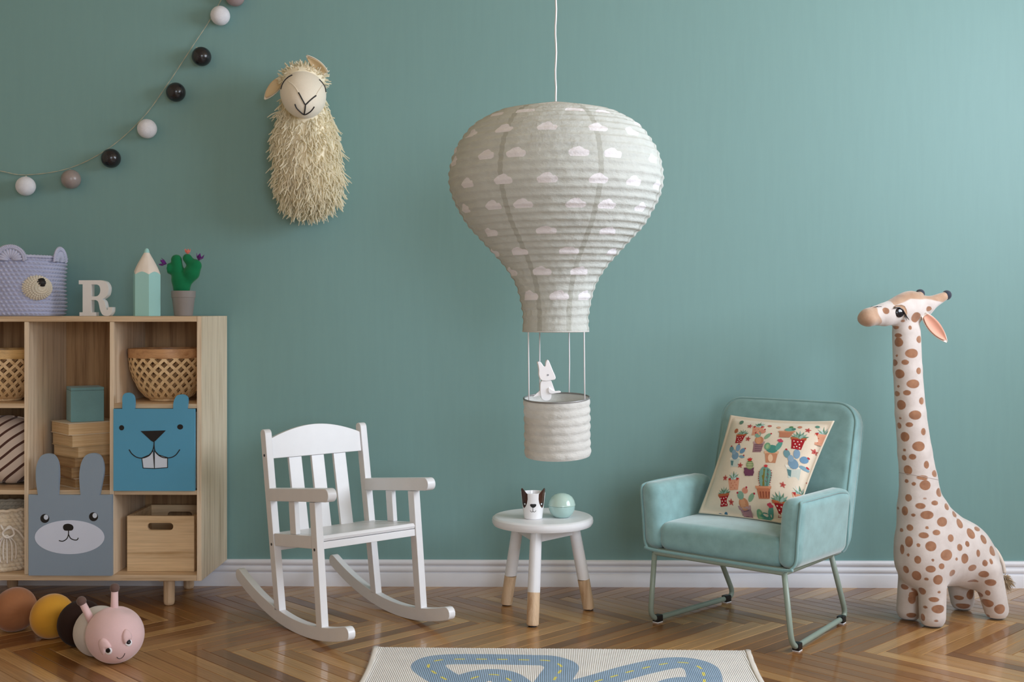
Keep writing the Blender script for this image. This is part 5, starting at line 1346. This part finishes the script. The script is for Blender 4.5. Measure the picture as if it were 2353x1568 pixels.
# brown muzzle, brown crown of the head running to the horns
muz = np.linalg.norm((V - np.array([-.345, 0, .888])) * np.array([1, .9, 1.05]), axis=1) - .052 + .006 * np.sin(V[:, 2] * 120)
crown_ = .947 - V[:, 2] + np.where(V[:, 0] < -.19, (-.19 - V[:, 0]) * .35, 0) * -1 + np.where(V[:, 0] > -.12, (V[:, 0] + .12) * -.15, 0)
crown_ = np.where(V[:, 0] < -.25, .05, crown_ + np.clip(np.abs(V[:, 1]) - .03, 0, 1) * -.3)
sole = V[:, 2] - .0065
fattr(gb_, 'spot', dist); fattr(gb_, 'muzzle', np.minimum(muz, crown_)); fattr(gb_, 'sole', sole)
t = NT('spotted_plush'); v = t.coords(); n1 = t.noise(v, 26, 4); n2 = t.noise(v, 1500, 2)
base = t.ramp(n1, [(.3, lin((200, 189, 183))), (.7, lin((214, 205, 200)))])
brown = t.ramp(t.noise(v, 45, 3), [(.3, lin((140, 96, 70))), (.7, lin((166, 120, 90)))])
tan = t.ramp(n1, [(.3, lin((168, 132, 106))), (.7, lin((192, 160, 136)))])
cfin = t.mix(t.step(t.attr('spot'), .0008, -.0008), base, brown); cfin = t.mix(t.step(t.attr('muzzle'), .0015, -.0015), cfin, tan)
cfin = t.mix(t.step(t.attr('sole'), .0005, -.0005), cfin, lin((24, 24, 28)))
t.col(t.mix(.25, cfin, t.ramp(n2, [(.3, (.75, .75, .75, 1)), (.7, (1.04, 1.04, 1.04, 1))]), 'MULTIPLY')); t.set(Roughness=.85, Sheen_Weight=.5, Sheen_Roughness=.5, Specular_IOR_Level=.2)
nb = t.bump(t.noise(v, 60, 4), .25, .0025); t.bump(n2, .25, .0005, nb); gb_.data.materials.append(t.m); M_GPL = t.m
ring_ = np.array([[-.131 + .06 * math.cos(a), .055 * math.sin(a), .43 - .012 * math.cos(a)] for a in (2 * PI * i / 64 for i in range(64))])
for _ in range(12):
    g_ = grad(f_gir, ring_); g_[:, 2] = 0; ring_ = ring_ - g_ * f_gir(ring_)[:, None]
one('neck_seam', tube([tuple(p) for p in ring_], .0009, 6, True), fabric('seam_thread', (176, 164, 158), 1500, .2, .0003, .2), gf, 180)
M_NAVY = plain('navy_velour', (30, 38, 56), .8, .05, 60, .3, 700, .0006, .3); M_GTAN = fabric('tan_plush', (198, 160, 130), 1500, .3, .0005, .4); M_GCR = fabric('cream_plush', (234, 222, 210), 1500, .3, .0005, .4); M_GPINK = fabric('peach_satin', (226, 168, 146), 1500, .2, .0003, .4)
for c_, d_ in (((-.050, -.030, .9585), (.35, 0, .94)), ((-.083, .041, .9625), (.35, .1, .94))):
    one('horn_tip', sphere(c_, .0138, 20, 12, (1, 1, 1.05)), M_NAVY, gf, 180)
# sleepy eye with lashes, on both sides
def on_g(px, py): return cast(f_gir, [(px, py)], WG)[0]
ec = on_g(2067.5, 719); en_ = grad(f_gir, ec[None])[0]; ec2 = ec * np.array([1, -1, 1]); en2 = en_ * np.array([1, -1, 1])
M_EYE = plain('glossy_black_eye', (14, 16, 28), .12, 0, coat=.6); M_SPARK = plain('white_glint', (246, 246, 250), .4, 0)
for c_, n_, s in ((ec, en_, 1), (ec2, en2, -1)):
    x = np.cross(n_, [0, 0, 1.]); x /= np.linalg.norm(x); y = np.cross(x, n_)
    if x[0] < 0: x = -x
    B = Matrix((Vector(x), Vector(y), Vector(n_))).transposed().to_4x4()
    if B.determinant() < 0: B = Matrix((Vector(-x), Vector(y), Vector(n_))).transposed().to_4x4(); fx = -1
    else: fx = 1
    B.translation = Vector(c_ - n_ * .001); e_ = thing  # eye ball flattened against the fabric
    V_, F_ = sphere((0, 0, 0), 1, 24, 14); V_ = [tuple(B @ Vector((p[0] * .0150, p[1] * .0138, p[2] * .0058))) for p in V_]
    eye = one('eye', (V_, F_), M_EYE, gf, 180)
    V_, F_ = sphere((0, 0, 0), 1, 12, 8); V_ = [tuple(B @ Vector((fx * .0005 + p[0] * .0024, .0045 + p[1] * .0024, .0053 + p[2] * .001))) for p in V_]
    one('eye_glint', (V_, F_), M_SPARK, eye, 180)
    lid = [(-.019, .0085), (-.012, .0115), (-.003, .0118), (.006, .006), (.012, -.003), (.017, -.010), (.024, -.016)]
    one('eyelash', tube([tuple(B @ Vector((fx * a * 1.3, b * 1.3, .0042 - .0012 * (i in (0, 6))))) for i, (a, b) in enumerate(lid)], [.0006, .0013, .0019, .0024, .0024, .0017, .0006], 8), M_EYE, eye, 180)
    one('eyelash', tube([tuple(B @ Vector((fx * a * 1.3, b * 1.3, .004))) for a, b in ((.012, -.006), (.015, -.012), (.017, -.017))], [.0016, .001, .0004], 6), M_EYE, eye, 180)
    lidp = [(-.014, .0125), (-.006, .0165), (.004, .0175), (.012, .0145), (.017, .007), (.019, -.001), (.017, -.009), (.012, -.001), (.005, .0085), (-.004, .0128)]
    V_ = [tuple(B @ Vector((fx * a * 1.3, b * 1.3, .0024))) for a, b in lidp] + [tuple(B @ Vector((fx * a * 1.3, b * 1.3, -.004))) for a, b in lidp]; n0 = len(lidp)
    V_.append(tuple(B @ Vector((fx * .0104, .0117, .0045))))
    F_ = [(2 * n0, i, (i + 1) % n0) for i in range(n0)] + [(i, (i + 1) % n0, n0 + (i + 1) % n0, n0 + i) for i in range(n0)]
    one('eyelid', (V_, F_), M_GTAN, eye, 180)
nA, nB = on_g(2007, 706.5), on_g(2026, 705)
for s in (1, -1):
    m = np.array([1, s, 1]); one('nostril', tube([tuple(nA * m), tuple((nA + nB) / 2 * m + np.array([0, 0, .0012])), tuple(nB * m)], [.0006, .0016, .0008], 8), M_EYE, gf, 180)
for s in (-1, 1):
    b_, t_ = Vector((-.150, s * .040, .902)), Vector((-.082, s * .062, .822))
    leaf_ear('ear', b_, t_, (-.25, s * 1.0, .05), .0205, gf, M_GCR, M_GPINK, .55)
tl_pts = [(.150, -.01, .205), (.174, -.012, .185), (.196, -.014, .150), (.205, -.014, .118)]
one('tail', tube([tuple(p) for p in spline(tl_pts, 5)], .0062, 10), M_GCR, gf, 180)
M_TUFT = fabric('sandy_fur', (190, 166, 134), 800, .3, .0005, .3, .2, 60); rt = np.random.RandomState(3); VV, FF = [], []
for i in range(420):
    d = rt.normal(0, 1, 3); d /= np.linalg.norm(d); d[2] -= .35; c0 = np.array([.206, -.014, .100]); L = rt.uniform(.022, .034)
    p1 = c0 + d * L * .6; p2 = c0 + d * L + np.array([0, 0, -.006])
    vt, ft = tube([tuple(c0 + d * .004), tuple(p1), tuple(p2)], [.0011, .0010, .0003], 3, caps=False); k = len(VV); VV += vt; FF += [tuple(q + k for q in f) for f in ft]
tag(link('tail_tuft', new_mesh('tail_tuft', VV, FF, 180), M_TUFT, gf), kind='stuff')
# ------------------------------------------------------------------ caterpillar
cz = [(.079, ground(252, 1516)[:2], 'head'), ]
cpv = lambda px, py: ground(px, py)
M_PINK = fabric('pink_jersey', (230, 196, 196), 1300, .2, .0003, .35, .04); M_CREAMJ = fabric('cream_jersey', (206, 196, 186), 1300, .2, .0003, .3)
M_DKB = fabric('chocolate_jersey', (46, 29, 24), 1300, .2, .0003, .05); M_MUS = fabric('mustard_jersey', (208, 150, 48), 1300, .2, .0003, .3); M_CAR = fabric('caramel_jersey', (158, 104, 68), 1300, .2, .0003, .3)
M_ANT = fabric('taupe_jersey', (104, 82, 76), 1300, .2, .0003, .3)
hc = np.array([-1.066, 3.035, .072])
ca = thing('caterpillar_toy', 'plush caterpillar with pink head and brown and yellow segments', 'plush toy', (hc[0], hc[1], 0))
def loc(x, y, z): return np.array([x - hc[0], y - hc[1], z])
segs = [(M_CREAMJ, loc(-1.132, 3.098, .064), .066), (M_DKB, loc(-1.215, 3.190, .060), .063), (M_MUS, loc(-1.325, 3.268, .0585), .062), (M_CAR, loc(-1.460, 3.338, .059), .063)]
pts = [loc(*hc)] + [s[1] for s in segs] + [loc(-1.56, 3.40, .058)]
for k, (m, c, r) in enumerate(segs):
    d = pts[k] - pts[k + 2]; d[2] = 0; d /= np.linalg.norm(d); x = np.array([-d[1], d[0], 0]); z = np.array([0, 0, 1.])
    V, F, n, mm = [], [], 72, 36
    for i in range(mm + 1):
        ph = PI * i / mm; tt = -math.cos(ph)
        for j in range(n):
            a = 2 * PI * j / n; rr = r * math.sin(ph) * (1 - .06 * (.5 + .5 * math.sin(23 * a + k + 2 * math.sin(3 * a))) * abs(tt) ** 2.5); flat = 1.0
            ax = tt * r * .88
            p = c + d * (ax + .006 * math.copysign(abs(tt) ** 6, -tt)) + x * rr * math.cos(a) + z * rr * math.sin(a)
            V.append((p[0], p[1], max(p[2], .0012)))
    for i in range(mm):
        for j in range(n): jj = (j + 1) % n; F.append((i * n + j, i * n + jj, (i + 1) * n + jj, (i + 1) * n + j))
    sgo = one('body_segment', (V, F), m, ca, 180); sgo['label'] = ['cream body segment', 'chocolate brown body segment', 'mustard yellow body segment', 'caramel brown body segment'][k]
H0 = np.array([0, 0, .072])
def f_head(P):
    d = d_ell(P, H0, (.0735, .071, .0725)); a = np.arctan2(P[:, 1], P[:, 0])
    d = d + .0012 * np.sin(3 * a + 1.0) * np.clip((P[:, 2] - .02) / .08, 0, 1)
    top = np.linalg.norm(P - np.array([.022, 0, .145]), axis=1); d = d + .006 * np.exp(-(top / .022) ** 2)
    return np.maximum(d, .001 - P[:, 2])
WC = np.eye(4); WC[:3, 3] = -np.array([hc[0], hc[1], 0])
hd_ = sdf_obj('head', f_head, (-.1, -.1, -.01), (.1, .1, .18), .0055, M_PINK, ca)
Vn = lambda p: Vector(tuple(p))
for bx_, tp_ in (((207, 1421), (187, 1382)), ((263, 1396), (263.5, 1352))):
    Y = hc[1] + .005; b0 = at(bx_[0], bx_[1], Y) - np.array([hc[0], hc[1], 0]); t0 = at(tp_[0], tp_[1], Y + (.0 if tp_[0] > 200 else -.008)) - np.array([hc[0], hc[1], 0])
    dv = (t0 - b0) / np.linalg.norm(t0 - b0)
    st_ = one('antenna', tube([tuple(b0 - dv * .012), tuple(b0 + dv * .01), tuple(t0 - dv * .006)], [.0105, .0095, .0088], 16), M_PINK, hd_, 180)
    one('antenna_knob', sphere(tuple(t0), .0125, 20, 14), M_ANT, st_, 180)
def surf_patch(fn, M, pts, lift, mat, name, parent, sub=4, dome=.0):
    P0 = cast(fn, [tuple(p) for p in pts] + [tuple(np.mean(pts, 0))], M); c = P0[-1]; V, F = [], []; n = len(pts)
    for k in range(sub + 1):
        f = k / sub; Q = c + (P0[:-1] - c) * f; Q = Q - grad(fn, Q) * fn(Q)[:, None]; Q = Q + grad(fn, Q) * (lift + dome * math.sqrt(max(0, 1 - f * f)))
        V += [tuple(q) for q in Q]
    Q = P0[:-1] - grad(fn, P0[:-1]) * .001; V += [tuple(q) for q in Q]
    for k in range(sub + 1):
        for i in range(n): j = (i + 1) % n; F.append((k * n + i, k * n + j, (k + 1) * n + j, (k + 1) * n + i))
    return one(name, (V, F), mat, parent, 60)
c6 = lambda l: [(x / 5.8825, 1330 + y / 5.8825) for x, y in l]
for lidp, ex, ey in (([(1335, 880), (1345, 840), (1375, 812), (1410, 812), (1450, 835), (1485, 880), (1505, 925), (1470, 935), (1430, 960), (1420, 1010), (1390, 1025), (1365, 985), (1345, 930)], 1466, 975), ([(1652, 790), (1662, 735), (1690, 688), (1720, 690), (1755, 725), (1778, 775), (1770, 820), (1740, 830), (1710, 850), (1695, 880), (1675, 875), (1660, 840)], 1733, 862)):
    ew = surf_patch(f_head, WC, c6(ell(ex, ey + 3, 50, 50, 24)), .0010, M_SPARK, 'eye', hd_, 4, .002)
    surf_patch(f_head, WC, c6(ell(ex - 2, ey - 6, 32, 33, 20)), .0026, M_EYE, 'pupil', ew, 3, .001)
    surf_patch(f_head, WC, c6(catmull2(lidp, 3, True)), .0022, M_PINK, 'eyelid', ew, 5, .0045)
stitch('mouth_stitch', c6([(1580, 1062), (1595, 1078), (1620, 1083), (1650, 1070), (1675, 1040), (1688, 1010)]), .0008, M_INK, f_head, WC, hd_, 5)

# ------------------------------------------------------------------ play rug
ra, rbk_ = ground(857, 1492), ground(1725, 1500); RA = math.atan2(rbk_[1] - ra[1], rbk_[0] - ra[0]); RW = float(np.linalg.norm(rbk_ - ra))
rug_o = (ra + rbk_) / 2
rug = thing('play_rug', 'off-white ribbed play rug printed with blue roads', 'rug', tuple(rug_o), RA)
RL = 1.45; nx, ny = 260, 300
X = np.linspace(-RW / 2, RW / 2, nx); Yg = -RL * (np.linspace(0, 1, ny) ** 1.25)
XX, YY = np.meshgrid(X, Yg)
def rug_px(px, py): p = ground(px, py, .004) - rug_o; c, s = math.cos(-RA), math.sin(-RA); return (p[0] * c - p[1] * s, p[0] * s + p[1] * c)
roads = [[(1130, 1516), (1040, 1516), (1000, 1520), (984, 1532), (1000, 1548), (1040, 1572), (1085, 1605), (1120, 1660)], [(1130, 1516), (1220, 1518), (1262, 1520), (1290, 1533), (1278, 1556), (1255, 1590), (1235, 1640), (1210, 1700)],
         [(1050, 1580), (1085, 1560), (1130, 1551), (1165, 1560), (1195, 1590), (1210, 1640)], [(1255, 1610), (1320, 1582), (1390, 1561), (1460, 1541), (1530, 1526), (1575, 1524), (1608, 1535), (1618, 1556), (1616, 1590), (1605, 1640), (1560, 1700)], [(1616, 1578), (1575, 1570), (1540, 1580), (1500, 1610), (1470, 1660)]]
road = np.full(XX.shape, 9.); dash = np.full(XX.shape, 9.)
for rd in roads:
    P = np.array([q[:2] for q in spline([np.array(rug_px(*p)) for p in rd], 10)]); L = 0.0
    for a, b in zip(P, P[1:]):
        ab = b - a; l2 = ab @ ab
        if l2 < 1e-10: continue
        tt = np.clip(((XX - a[0]) * ab[0] + (YY - a[1]) * ab[1]) / l2, 0, 1); d = np.hypot(XX - a[0] - tt * ab[0], YY - a[1] - tt * ab[1]) - .0445
        closer = d < road - 1e-9; road = np.minimum(road, d)
        s = (L + tt * math.sqrt(l2)) % .056; e = np.maximum(np.abs(d + .0445) - .0036, np.abs(s - .028) - .0135); dash = np.where(d + .0445 < .012, np.minimum(dash, e), dash); L += math.sqrt(l2)
wob = .003 * np.abs(np.sin(XX * 2 * PI / .0125 / 2)) * np.exp(YY / .004)
edge = np.where(np.abs(XX) > RW / 2 - .02, .0012, 0)
Z = .0045 + .0012 * (np.sin(XX * 9 + 1) * .5 + .5) * (np.sin(YY * 7) * .5 + .5) + edge
side = np.sign(XX) * np.clip((np.abs(XX) - RW / 2 + .10) / .10, 0, 1) * (-.012 * np.sin(np.clip(-YY / .5, 0, 1) * PI))
Vt = np.stack([XX + side, YY + wob, Z], -1).reshape(-1, 3); Vbm = Vt * np.array([1, 1, 0]) + np.array([0, 0, .0004])
idx = np.arange(nx * ny).reshape(ny, nx); A_ = idx[:-1, :-1].ravel(); F = np.stack([A_, A_ + nx, A_ + nx + 1, A_ + 1], 1)
bd = np.concatenate([idx[0, :], idx[1:, -1], idx[-1, -2::-1], idx[-2:0:-1, 0]]); bn = np.roll(bd, -1); N0 = nx * ny
Fall = F.tolist() + (F[:, ::-1] + N0).tolist() + np.stack([bd, bn, bn + N0, bd + N0], 1).tolist()
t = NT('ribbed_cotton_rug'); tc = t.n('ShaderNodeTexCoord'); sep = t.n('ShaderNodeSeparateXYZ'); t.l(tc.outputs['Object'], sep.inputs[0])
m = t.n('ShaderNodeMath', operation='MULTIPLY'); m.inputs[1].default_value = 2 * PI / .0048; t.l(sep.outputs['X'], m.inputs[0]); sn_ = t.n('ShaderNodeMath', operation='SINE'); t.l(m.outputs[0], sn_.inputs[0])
n1 = t.noise(t.coords(), 14, 3); base = t.ramp(n1, [(.3, lin((238, 234, 230))), (.7, lin((248, 245, 240)))])
blue = t.ramp(n1, [(.3, lin((152, 177, 202))), (.7, lin((164, 188, 212)))])
cc = t.mix(t.step(t.attr('road'), .0012, -.0012), base, blue); cc = t.mix(t.step(t.attr('dash'), .0008, -.0008), cc, lin((240, 228, 120)))
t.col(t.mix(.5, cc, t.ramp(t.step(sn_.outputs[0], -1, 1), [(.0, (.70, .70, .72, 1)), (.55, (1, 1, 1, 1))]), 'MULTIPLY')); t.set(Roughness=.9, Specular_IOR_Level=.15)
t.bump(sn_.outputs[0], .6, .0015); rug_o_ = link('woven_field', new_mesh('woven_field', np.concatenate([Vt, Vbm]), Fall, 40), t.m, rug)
fattr(rug_o_, 'road', np.concatenate([road.ravel(), np.full(N0, 9.)])); fattr(rug_o_, 'dash', np.concatenate([dash.ravel(), np.full(N0, 9.)]))
for s in (-1, 1):
    hem = [(s * (RW / 2 - .008) + s * -.012 * math.sin(min(1, q * RL / .5) * PI), -q * RL, .0068) for q in np.linspace(0, 1, 60)]
    one('hem', tube(hem, [.0065] * 60, 8, flat=.25, upv=(0, 0, 1)), M_ROPE_W, rug, 180)
bpy.context.view_layer.update()
